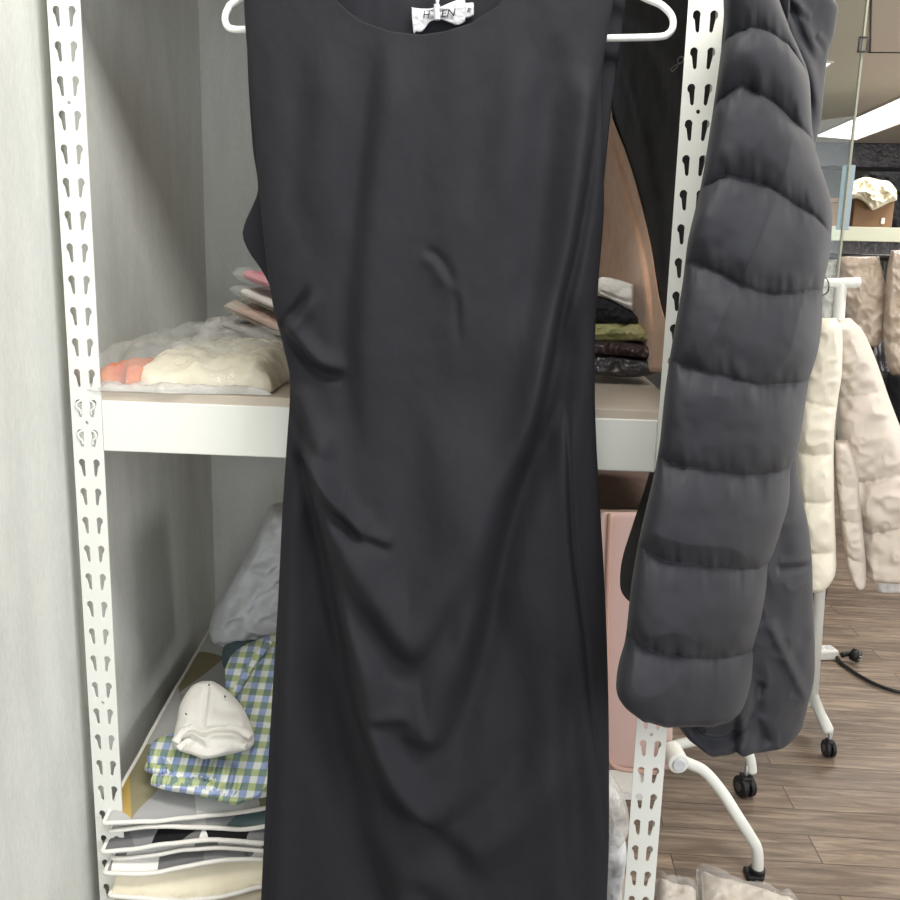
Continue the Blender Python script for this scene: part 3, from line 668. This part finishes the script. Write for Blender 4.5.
blanket('black and white geometric mat, lowest of the patterned blankets',ZT-.072,.016,[(-.378,-.025),(XR,.035),(XR,.45),(-.40,.45)],M['tri2'],82,.06,uvr=.6)
blanket('thin black and white mat second from the bottom of the patterned pile',ZT-.053,.012,[(-.372,-.012),(XR,.03),(XR,.46),(-.40,.46)],M['tri2'],83,.065,uvr=.2)
blanket('black and white mat with grey triangles third in the pile',ZT-.036,.012,[(-.382,-.02),(XR,.03),(XR,.47),(-.40,.47)],M['tri2'],84,.07,uvr=.9)
blanket('olive and grey patterned mat just under the top mustard one',ZT-.018,.012,[(-.374,-.012),(XR,.045),(XR,.48),(-.40,.48)],M['tri1'],85,.075,uvr=.5)
blanket('grey mustard and olive geometric mat on top of the blanket pile',ZT,.014,[(-.378,-.02),(XR,.06),(XR,.50),(-.395,.50)],M['tri1'],86,.08,uvr=.35)
# gingham trousers: two legs meeting, lying over the mats
tr=thing('trousers','blue and green gingham trousers with elastic waistband folded on the blanket pile','trousers',(-.25,.1,ZT+.02))
pt=Plane((-.25,.02,ZT+.035),(0,-.55,.83))
def elastic(line,per,amp,w):
    def f(px,py,S,T):
        z=fold(px,py,line,w,-1,0,ends=(.02,.02)); return amp*z*(.55+.45*np.sin(px*per+py*per*.25))
    return f
e1=elastic([(150,756),(175,757),(205,762),(225,776),(240,790)],1.3,.0065,8)
def gd(px,py,S,T):
    return .008*(1-2*np.abs(fbm(px/30,py/26,91,2)))+e1(px,py,S,T)+fold(px,py,[(272,655),(250,690),(232,715)],4,.010,.006)+fold(px,py,[(160,740),(200,745),(240,765)],5,.004,.004)
pillow('lower_fold',[(152,776,786),(165,771,790),(200,770,796),(225,775,803),(236,780,805),(250,760,800),(270,745,795),(285,740,780)],Plane((-.25,.0,ZT+.022),(0,-.55,.83)),.014,M['gingham'],back=.012,disp=gd,swap=True,nu=40,nv=90,prof=.5,ends=.04,parent=tr)
pillow('waist_fold',[(147,752,768),(153,742,772),(170,734,775),(200,728,782),(225,716,800),(238,700,801),(250,690,796),(268,680,775),(285,670,760)],pt,.018,M['gingham'],back=.012,disp=gd,swap=True,nu=60,nv=120,prof=.5,ends=.04,parent=tr)
pillow('leg',[(225,668,704),(232,655,712),(245,645,735),(262,638,745),(285,628,740)],Plane((-.2,.05,ZT+.055),(0,-.55,.83)),.022,M['gingham'],back=.014,disp=gd,swap=True,nu=60,nv=60,prof=.5,ends=.05,parent=tr)
# white cap
cp=thing('cap','crumpled white cotton cap lying on the gingham trousers','cap',(-.26,.05,ZT+.07))
pc=Plane((-.26,.0,ZT+.066),(0,-.62,.78))
def cdp(px,py,S,T):
    z=.004*(1-2*np.abs(fbm(px/26,py/20,95,2)))+fold(px,py,[(208,682),(206,705),(202,728)],3,.004,.003)
    z=z+fold(px,py,[(178,734),(192,728),(203,733),(214,729),(235,730),(250,738)],3,.009,-.006)+fold(px,py,[(180,745),(190,737),(200,742),(206,750)],3,.006,.005)+fold(px,py,[(232,690),(245,712),(250,735)],4,.004,.003)
    return z
pillow('crown',[(681,203,212),(684,195,218),(692,187,229),(705,180,241),(720,177,249),(733,174,253.5),(742,173.5,254),(750,178,246),(756,196,222),(759,202,207)],pc,.030,M['wh'],back=.008,disp=cdp,nu=70,nv=80,prof=.5,ends=.06,parent=cp)
for a,b in ((209,685),(225,696.5),(186,714)):
    c=at(a,b,Plane(pc.p+pc.n*.034,pc.n)); link('eyelet',cylmesh(c,pc.n,.0011,.003,10,0),M['ink'],cp)
def uvof(me,k=1.0):
    l=me.uv_layers.new(name='uv')
    for lp in me.loops:
        c=me.vertices[lp.vertex_index].co; l.data[lp.index].uv=(c.x*k,(c.y*.7+c.z*.7)*k)
    return me
def band(pts,pl,off,r,amp,per):
    P=smoothline([np.array(p,float) for p in pts],14); W=[at(p[0],p[1],pl)+pl.n*off for p in P]
    rr=[r*(1+amp*math.sin(i*per)) for i in range(len(W))]
    return tubemesh(W,rr,14,sm=0)
link('waistband',uvof(band([(150,766),(160,771),(175,771),(195,773),(212,781),(226,794),(238,800)],pt,.006,.0085,.22,1.9)),M['gingham'],tr)
link('waistband',uvof(band([(155,783),(172,785),(195,787),(212,792),(222,799)],Plane((-.25,.0,ZT+.022),(0,-.55,.83)),.012,.0075,.22,1.9)),M['gingham'],tr)
link('leg_seam',uvof(band([(232,716),(244,694),(257,672),(272,652)],pt,.030,.006,.05,.6)),M['gingham'],tr)
for P_,r_ in (([(176,744),(183,734),(192,730),(199,737),(205,741),(213,733),(226,729),(240,731),(252,738)],.0062),([(179,750),(188,743),(196,746),(202,753),(205,757)],.0050),([(206,756),(216,748),(232,746),(247,748)],.0048)):
    link('brim_fold',band(P_,Plane(pc.p+pc.n*.016,pc.n),.004,r_,.10,.5),M['wh'],cp)
link('crown_seam',band([(209,684),(207,700),(205,718),(204,732)],Plane(pc.p+pc.n*.0335,pc.n),-.001,.0012,.1,1.0),M['wh'],cp)
# grey-white padded garment at the back, leaning on the wall
item('padded_garment','pale grey padded garment in plastic slumped at the back of the lower shelf','clothes',[(505,272,300),(520,263,300),(545,252,300),(570,238,300),(595,222,300),(615,212,300),(630,209,300),(638,212,300),(645,225,300)],.36,.06,M['greyw'],depth=.05,disp=lambda px,py,S,T:.014*(1-2*np.abs(fbm(px/30+py/60,py/26,97,3)))+fold(px,py,[(290,560),(250,600),(228,628)],5,.01,.006),nu=70,nv=110,prof=.5,ends=.06)
item('folded_clothes','folded dark teal and grey cloth under the padded garment','clothes',[(222,652,664),(230,645,668),(240,640,668),(260,640,665),(300,640,665)],.30,.03,M['tealc'],depth=.05,swap=True,disp=crumple(.004,12,98),nu=30,nv=60)
# ------------------------------------------------------------------ lower right beside the dress
item('storage_bag','brown cloth bag hanging just below the right end of shelf','bag',[(472,585,668),(490,587,664),(500,588,660),(506,588,655),(509,592,650)],.40,.02,M['brown'],depth=.05,disp=wrinkle(.003,24,99),nu=40,nv=30,prof=.4,ends=.1)
pk=thing('pink_board','tall pale pink board standing upright behind the rack beside the dress','board',at(645,770,PY(.75)))
PP=PY(.75)
def rrect(name,a,b,c,d,pl,th,mt,parent): return pillow(name,[(b,a+2,c-2),(b+6,a,c),((b+d)/2,a,c),(d-10,a+1,c),(d-3,a+4,c-1),(d,a+9,c-4)],pl,.004,mt,back=th,nu=30,nv=80,prof=.12,ends=.03,parent=parent,endp=.3)
rrect('panel',600,512,672,770,PP,.02,M['pink'],pk)
link('rim',tubemesh([at(a,b,PY(.742)) for a,b in ((611,514),(609,560),(607,640),(606,700),(606,735),(609,758),(618,768),(640,771),(664,773))],.006,10),M['pinkwood'],pk)
link('foot_plate',boxmesh(tuple(at(598,792,PY(.78))),tuple(at(640,771,PY(.90))),.004),M['wh'],pk)
pb=item('polybag','clear round bag with white contents between dress and right upright','bag',[(783,600,610),(790,600,616),(805,600,625),(820,600,629),(832,600,628),(842,600,618),(848,600,610)],.12,.03,M['clear2'],depth=.05,disp=crumple(.006,16,101),nu=40,nv=50)
item('polybag','grey translucent bag below the round white one by the dress hem','bag',[(842,595,612),(850,595,626),(870,595,625),(890,594,622),(915,594,622)],.10,.03,M['greyw'],depth=.06,disp=crumple(.008,18,102),nu=40,nv=50)
# ------------------------------------------------------------------ tubular stand with casters
FZ=PZ(0.0)
def caster(parent,c,r=.026,w=.018,ax=(1,.2,0),stem=.03):
    c=np.array(c,float); a=Vector(ax).normalized()
    wh=link('caster_wheel',joinmesh([cylmesh(c+np.array(a)*w*.6,a,r,w*.8,28,.003),cylmesh(c-np.array(a)*w*.6,a,r,w*.8,28,.003)]),M['rubber'],parent)
    link('hub',cylmesh(c,a,r*.42,w*2.3,20,.001),M['dgrey'],wh)
    link('caster_stem',tubemesh([c+[0,0,.0],c+[0,0,r],c+[0,0,r+stem]],.006,10,sm=0),M['steel'],parent)
    link('caster_fork',boxmesh((c[0]-w*.75,c[1]-r*.6,c[2]+r*.2),(c[0]+w*.75,c[1]+r*.5,c[2]+r*1.12),.004),M['rubber'],parent)
foot=at(753,876,FZ); yf=foot[1]; ps_=PY(yf)
st=thing('tubular_stand','white bent tube stand with round hinge and black casters behind right upright','stand',foot)
link('leg',tubemesh([at(a,b,PY(yy)) for a,b,yy in ((672,757,yf+.06),(690,764,yf+.05),(705,772,yf+.04),(722,792,yf+.02),(738,817,yf),(750,836,yf),(757,850,yf),(757.5,872,yf))],.0125,16),M['white_paint'],st)
link('foot_cap',joinmesh([cylmesh(at(757,872,ps_),(0,0,1),.0175,.02),boxmesh(tuple(at(744,883,ps_)+[0,-.02,0]),tuple(at(762,872,ps_)+[0,.02,0]),.004)]),M['rubber'],st)
hc=at(675,757,PY(yf+.03)); link('hinge_collar',cylmesh(hc,(.1,-1,0),.023,.06,32,.004),M['white_paint'],st); link('hinge_bolt',cylmesh(hc+[.003,-.031,0],(.1,-1,0),.014,.008,24,.002),M['greyw'],st)
c2=at(744,795,FZ); c2[2]=.026; y2=c2[1]
link('leg',tubemesh([at(a,b,PY(y2)) for a,b in ((700,728),(728,735),(742,742),(750,758),(752,772))],.0125,16),M['white_paint'],st)
caster(st,c2,ax=(1,.35,0),r=.028)
link('cross_tube',tubemesh([at(a,b,PY(y2-.02)) for a,b in ((655,752),(680,744),(720,738),(760,739),(790,735))],.013,14),M['white_paint'],st)
# ------------------------------------------------------------------ garment rack with casters
g0=at(826,756,FZ); gy=float(at(806,725,FZ)[1]); GP=PY(gy)
gr=thing('garment_rack','white tubular garment rack on casters carrying the cream padded jackets','rack',at(808,722,GP))
gtop=at(841,284,GP); gbot=at(812,706,GP); gx=float(gbot[0])
link('pole',tubemesh([gbot,(gbot+gtop)/2,gtop],.015,16,sm=0),M['white_paint'],gr)
link('top_rail',tubemesh([at(740,285,GP),at(800,284,GP),at(859.5,282.5,GP)],.0135,16,sm=0),M['white_paint'],gr)
a=at(808,700,GP); fb=np.array([g0[0],g0[1],.062])
a=np.array([gx,gy,.075+.02]); 
d_=fb-a; 
link('foot_bar',tubemesh([a-d_*.15,a+d_*.5,fb+[0,0,.012]],.016,4,sm=0),M['white_paint'],gr)
link('base_rail',tubemesh([np.array([gx-.35,gy+.02,.07]),np.array([gx,gy,.07])],.014,12,sm=0),M['white_paint'],gr)
caster(gr,(g0[0]+.005,g0[1],.024),r=.024,w=.013,ax=(1,.1,0),stem=.02)
link('rail_ring',tubemesh([at(823+6*math.cos(k),286+9*math.sin(k),PY(gy-.02)) for k in np.linspace(0,6.28,12)],.0016,6,sm=2),M['rubber'],gr)
# cream jackets hanging on it
def part(o,name,rows,pl,th,mt,depth=.1,disp=None,**k):
    c=pillow(name,rows,pl,th,mt,back=depth,disp=disp,**k); c.parent=o; c.matrix_parent_inverse=Matrix.Translation(o.location).inverted(); return c
def qpuff(lines,amp,seed,sc=10):
    def f(px,py,S,T):
        ys=[np.full(px.shape,250.)]+[np.interp(px,[p[0] for p in l],[p[1] for p in l]) for l in lines]+[np.full(px.shape,620.)]
        z=np.zeros_like(px)
        for a,b in zip(ys[:-1],ys[1:]):
            t=np.clip((py-a)/np.maximum(b-a,4),0,1); k=(py>=a)&(py<b); z=np.where(k,amp*(1-(2*t-1)**2)**.5,z)
        return z+amp*.16*(1-2*np.abs(fbm(px/sc/1.6,py/sc/1.6,seed,2)))
    return f
j1=item('padded_jacket','cream padded jacket hanging edge-on beside the black sleeve','jacket',[(318,818,836),(330,814,842),(370,806,842),(400,800,838),(440,797,834),(480,797,834),(520,800,835),(550,803,836),(570,805,836),(582,806,828),(587,808,818)],PY(gy-.12),.06,M['cream'],depth=.08,disp=qpuff([[(800,398),(845,408)],[(795,450),(840,452)],[(795,497),(840,498)],[(795,545),(840,548)]],.03,111),nu=50,nv=160,ends=.04)
j2=item('padded_jacket','beige padded jacket with a narrow sleeve hanging right of the cream one','jacket',[(318,836,850),(330,832,862),(350,832,872),(400,834,890),(440,836,905),(470,838,915),(500,852,920),(530,858,925),(560,862,928),(572,866,930),(574,875,930)],PY(gy+.05),.10,M['beige'],depth=.10,disp=qpuff([[(830,395),(905,385)],[(830,462),(860,475),(915,466)],[(840,520),(870,525),(915,515)]],.04,112),nu=90,nv=170,ends=.04)
part(j2,'sleeve',[(440,834,848),(460,834,856),(500,838,860),(540,843,864),(570,848,866),(583,855,866),(586,857,863)],PY(gy-.07),.04,M['beige'],depth=.04,disp=qpuff([[(830,480),(865,488)],[(830,515),(865,520)],[(830,545),(865,560)]],.02,113,6),nu=40,nv=110,ends=.04)
part(j2,'lining_hem',[(560,876,925),(575,875,925),(588,876,925),(592,878,925)],PY(gy+.12),.02,M['wh'],depth=.03,disp=wrinkle(.008,10,114),nu=40,nv=24,ends=.1)
part(j1,'brown_tag',[(586,812,828),(592,812,828),(598,812,826),(600,812,826)],PY(gy+.1),.02,M['brown'],depth=.04,nu=16,nv=12,prof=.15,ends=.08)  # brown paper tag below the cream jacket, attached to it as a part
# farther plastic-wrapped garments
YW=3.4
rk2=thing('clothes_rail','dark rail carrying the plastic-wrapped beige garments at the back','rail',at(870,258,PY(YW)))
link('rail',tubemesh([at(820,256,PY(YW)),at(925,259,PY(YW))],.015,12,sm=0),M['rubber'],rk2)
p0=at(892,262,PY(YW)); link('rail_post',tubemesh([np.array([p0[0],YW+.12,p0[2]]),np.array([p0[0],YW+.12,0])],.016,12,sm=0),M['rubber'],rk2)
for lab_,rw,mm_,yy in (('beige garment in crinkled clear plastic hanging on the back rail',[(256,838,878),(265,838,880),(290,840,885),(310,845,886),(330,852,884),(342,860,880),(347,864,876)],M['beigeb'],YW),
  ('beige wrapped garment at the far right edge of the back rail',[(250,892,925),(270,888,925),(300,886,925),(330,884,925),(355,886,925),(370,890,925),(375,894,925)],M['beigeb'],YW-.07),
  ('pale wrapped garment at the left of the back rail',[(254,820,842),(280,820,843),(320,820,842),(350,822,850),(380,826,854)],M['greyw'],YW+.1)):
    o=item('wrapped_garment',lab_,'garment',rw,PY(yy),.07,mm_,depth=.07,disp=crumple(.018,20,int(yy*100)),nu=60,nv=60)
    fl=pillow('plastic_cover',[(a_,b_-1.2,c_+1.2) for a_,b_,c_ in rw],PY(yy-.015),.085,M['clearp'],back=.05,disp=crumple(.02,18,int(yy*77)),nu=60,nv=60)
    fl.parent=o; fl.matrix_parent_inverse=Matrix.Translation(o.location).inverted()
item('hanging_garment','dark garment in the gap beneath the wrapped ones at right edge','garment',[(372,888,925),(400,886,925),(440,885,925),(470,888,925)],PY(YW+.3),.06,M['blackc'],depth=.06,nu=30,nv=30,disp=wrinkle(.02,12,5))
item('hanging_garment','grey long garment hanging behind the beige jacket','garment',[(300,852,888),(360,852,890),(420,852,890),(470,852,890)],PY(YW+.4),.05,M['dgrey'],depth=.05,nu=30,nv=30,disp=wrinkle(.03,8,6))
# wall shelf with box and cloth
YS=5.2
ws=thing('wall_shelf','pale green shelf board at the back of the room behind glass','shelf',at(870,233,PY(YS)))
a,b=at(800,240,PY(YS)),at(960,229,PY(YS)); link('board',boxmesh((a[0],YS,a[2]),(b[0],YS+.6,b[2]),.005),M['shelfgreen'],ws)
a,b=at(800,256,PY(YS+.05)),at(960,241,PY(YS+.05)); link('fascia',boxmesh((a[0],YS+.05,a[2]),(b[0],YS+.08,b[2]),.004),M['dgrey'],ws)
for s_ in (805,955):
    p=at(s_,238,PY(YS)); link('bracket_post',boxmesh((p[0]-.02,YS+.55,0),(p[0]+.02,YS+.59,p[2]),.003),M['shelfgreen'],ws)
zt=float(at(870,229.5,PY(YS))[2])
def carton(px0,px1,ptop,label):
    a=at(px0,229,PY(YS+.05)); b=at(px1,ptop,PY(YS+.05)); 
    t=thing('cardboard_box',label,'box',((a[0]+b[0])/2,YS+.2,zt+.002))
    link('box_body',boxmesh((a[0],YS+.05,zt+.002),(b[0],YS+.35,b[2]),.004),M['carton'],t)
    link('flap',boxmesh((a[0]-.005,YS+.035,b[2]+.002),(b[0]+.005,YS+.06,b[2]+.03),.002),M['carton'],t)
    if px0>850:
        p=at(883,221,PY(YS+.04)); link('handle_hole',boxmesh((p[0]-.012,YS+.04,p[2]-.02),(p[0]+.012,YS+.05,p[2]+.02),.003),M['wh'],t)
carton(852,895,200,'brown cardboard box on the back shelf with white cloth on top')
carton(820,842,203,'brown cardboard box partly behind glass on back shelf')
item('cloth_bundle','white crumpled cloth spilling over the cardboard box','clothes',[(846,186,200),(856,180,198),(866,177,203),(872,178,210),(880,180,207),(890,182,202),(897,190,200)],PY(YS-.03),.04,M['offwh'],depth=.25,swap=True,disp=crumple(.03,9,121),nu=40,nv=50)
item('cloth_bundle','dark grey clothes piled at the top right of the back shelf','clothes',[(860,176,182),(872,172,186),(890,172,226),(910,172,228),(925,175,228)],PY(YS+.45),.04,M['blackc'],depth=.1,swap=True,disp=crumple(.03,9,122),nu=40,nv=50)
# glass partition
YG=1.9
GZ=lambda px,py:at(px,py,PY(YG))
e0=GZ(852,140); gxx=float(e0[0])
wn=thing('window_1',None,None,(gxx-.35,YG,1.2)); setp(wn,kind='structure')
link('glass_pane',boxmesh((gxx-.62,YG,1.15),(gxx,YG+.010,CZ-.25)),M['glass'],wn)
link('pane_edge',boxmesh((gxx-.0005,YG-.001,1.15),(gxx+.0055,YG+.011,CZ-.25)),M['shelfgreen'],wn)
c=GZ(863,45); link('glass_clip',joinmesh([boxmesh((c[0]-.016,YG-.012,c[2]-.022),(c[0]-.012,YG+.0,c[2]+.022)),boxmesh((c[0]+.010,YG-.012,c[2]-.022),(c[0]+.013,YG+.0,c[2]+.022)),boxmesh((c[0]-.016,YG-.012,c[2]-.022),(c[0]+.012,YG+.0,c[2]-.019)),boxmesh((c[0]-.016,YG-.012,c[2]+.019),(c[0]+.012,YG+.0,c[2]+.022))]),M['dgrey'],wn)
p=at(841,165,PY(YG+.02)); q2=at(850,230,PY(YG+.02)); link('reflection_strip',boxmesh((q2[0]-.045,YG+.014,q2[2]),(q2[0]-.006,YG+.02,p[2]),.001),M['blue'],wn)  # reflection in the glass, built as a solid pale blue strip
# ceiling lights and seams
def ceilpoly(name,label,pts,group):
    A=[at(a,b,PZ(CZ-.004)) for a,b in pts]; t=thing(name,label,'ceiling light',tuple(sum(A)/len(A)+np.array([0,0,.004]))); n=len(A)
    V=A+[p+np.array([0,0,.004]) for p in A]; Fc=[tuple(range(n)),tuple(range(n,2*n))]+[(i,(i+1)%n,(i+1)%n+n,i+n) for i in range(n)]
    link('diffuser',mesh(V,Fc,smooth=False),M['panel'],t)
    link('frame',tubemesh(A+[A[0]],.008,6,sm=0),M['ceil'],t)
ceilpoly('ceiling_light','long rectangular lit ceiling panel at the upper right',[(814,136),(857,139.5),(985,92),(930,84)],'')
ceilpoly('ceiling_light','small lit ceiling panel corner peeking beside the jacket shoulder',[(780,60),(833,62),(822,71),(790,80)],'')
a=at(868,52,PZ(CZ)); b=at(930,52.5,PZ(CZ))
struct('trim_2',tubemesh([a,b],.006,6,sm=0),M['dgrey'])
a=at(870,52,PZ(CZ)); b=at(872,-30,PZ(CZ)); struct('trim_3',tubemesh([a,b],.005,6,sm=0),M['dgrey'])
# ------------------------------------------------------------------ power strip with plug, and cord
pz=at(830,650,FZ)
pw=thing('power_strip','white power strip lying on the wooden floor by the rack','power strip',pz)
a=at(808,658,FZ); b=at(834,657,FZ); th=math.atan2(b[1]-a[1],b[0]-a[0])
me=boxmesh((-.085,-.028,0),(.0,.028,.034),.006); me.transform(Matrix.Translation(Vector((float(b[0]),float(b[1]),.001)))@Matrix.Rotation(th,4,'Z')); link('strip_body',me,M['wh'],pw)
for k in (.02,.06):
    c=b-np.array([k*math.cos(th),k*math.sin(th),0])+np.array([0,0,.0355]); link('socket',cylmesh(c,(0,0,1),.016,.003,24,.001),M['greyw'],pw)
c0=b+np.array([0,0,.016])
link('cord',tubemesh([c0]+[at(x,y,PZ(.008)) for x,y in ((840,662),(848,668),(860,676),(880,686),(905,693),(960,700))],.006,10),M['cord'],pw)
link('plug',joinmesh([tubemesh([at(842,655,PZ(.03)),at(849,654,PZ(.03)),at(853,656,PZ(.03))],.009,12),tubemesh([at(852,654,PZ(.03)),at(859,657,PZ(.028))],.021,14,sm=0)]),M['cord'],pw)
for dy in (-1.5,1.5): link('plug_pin',tubemesh([at(858,658+dy,PZ(.028)),at(862,659+dy,PZ(.028))],.0035,8,sm=0),M['steel'],pw)
# ------------------------------------------------------------------ packets on the floor, bottom
for lab_,cs,sd in (('pinkish garment in clear plastic on the floor, right of the two bottom bags',[(696,868),(800,905),(820,960),(700,960)],131),
                   ('smaller pinkish bag on the floor between upright and the larger bag',[(656,878),(698,890),(700,960),(650,960)],132)):
    zz=.05; A=[at(x,y,PZ(zz)) for x,y in cs]; t=thing('packaged_garment',lab_,'packaged garment',(float(sum(p[0] for p in A)/4),float(sum(p[1] for p in A)/4),0)); n=50
    def quad(name,ins,h0,h1,mt_,amp,sd):
        U,Vv=np.meshgrid(np.linspace(ins,1-ins,n+1),np.linspace(ins,1-ins,n+1)); P=((1-U)*(1-Vv))[...,None]*A[0]+(U*(1-Vv))[...,None]*A[1]+(U*Vv)[...,None]*A[2]+((1-U)*Vv)[...,None]*A[3]
        ed=np.clip(np.minimum(np.minimum(U-ins,1-ins-U),np.minimum(Vv-ins,1-ins-Vv))/.25,0,1); ed=(1-(1-ed)**2)**.6
        T_=P.copy(); T_[...,2]=zz+ed*h1+amp*(1-2*np.abs(fbm(P[...,0]/.05,P[...,1]/.05,sd,3)))*ed; B_=P.copy(); B_[...,2]=zz-ed*(zz-h0)
        n1=n+1; off=n1*n1; V=np.concatenate([T_.reshape(-1,3),B_.reshape(-1,3)]); Fc=[]
        for j in range(n):
            for i in range(n):
                q_=j*n1+i; Fc.append((q_,q_+1,q_+n1+1,q_+n1)); q_+=off; Fc.append((q_,q_+n1,q_+n1+1,q_+1))
        me=mesh(V,Fc); bm=bmesh.new(); bm.from_mesh(me); bmesh.ops.remove_doubles(bm,verts=bm.verts,dist=1e-6); bm.to_mesh(me); bm.free(); return link(name,me,mt_,t)
    quad('folded_garment',.05,.004,.03,M['dpk'] if 'dpk' in M else M['beige'],.006,sd); quad('bag_film',0,.001,.04,M['clear'],.010,sd+1)
# ------------------------------------------------------------------ lights
def area(name,loc,size,sy,power,rot=(0,0,0),col=(1,1,1)):
    l=bpy.data.lights.new(name,'AREA'); l.shape='RECTANGLE'; l.size=size; l.size_y=sy; l.energy=power; l.color=col
    o=bpy.data.objects.new(name,l); COL.objects.link(o); o.location=loc; o.rotation_euler=rot; return o
area('ceiling_panel_front',(.55,-.75,CZ-.02),1.2,.4,45,(0,0,0),(1,.97,.92))
area('ceiling_panel_mid',(2.0,1.8,CZ-.02),1.2,.5,46,(0,0,0),(1,.96,.9))
area('ceiling_panel_far',(2.8,4.6,CZ-.02),1.2,.5,40,(0,0,0),(1,.96,.9))
area('fill_side',(2.4,-2.0,1.6),1.6,1.6,55,(math.radians(84),0,math.radians(52)),(.95,.98,1))  # added fill from the right to brighten the left wall
area('fill_behind',(-.1,-3.5,1.25),2.6,1.6,42,(math.radians(90),0,0),(.95,.98,1))  # added front fill behind the camera, opens up the rack interior
area('fill_room',(5.3,3.0,1.3),3,1.6,105,(math.radians(100),0,math.radians(90)),(1,.98,.95))  # added fill for the ceiling and garments of the back room
w=bpy.data.worlds.new('World'); SC.world=w; w.use_nodes=True; w.node_tree.nodes['Background'].inputs[0].default_value=(.85,.93,1,1); w.node_tree.nodes['Background'].inputs[1].default_value=.42
SC.view_settings.view_transform='Standard'; SC.view_settings.look='None'; SC.view_settings.gamma=1; SC.view_settings.use_curve_mapping=False
SC.view_settings.exposure=-.1
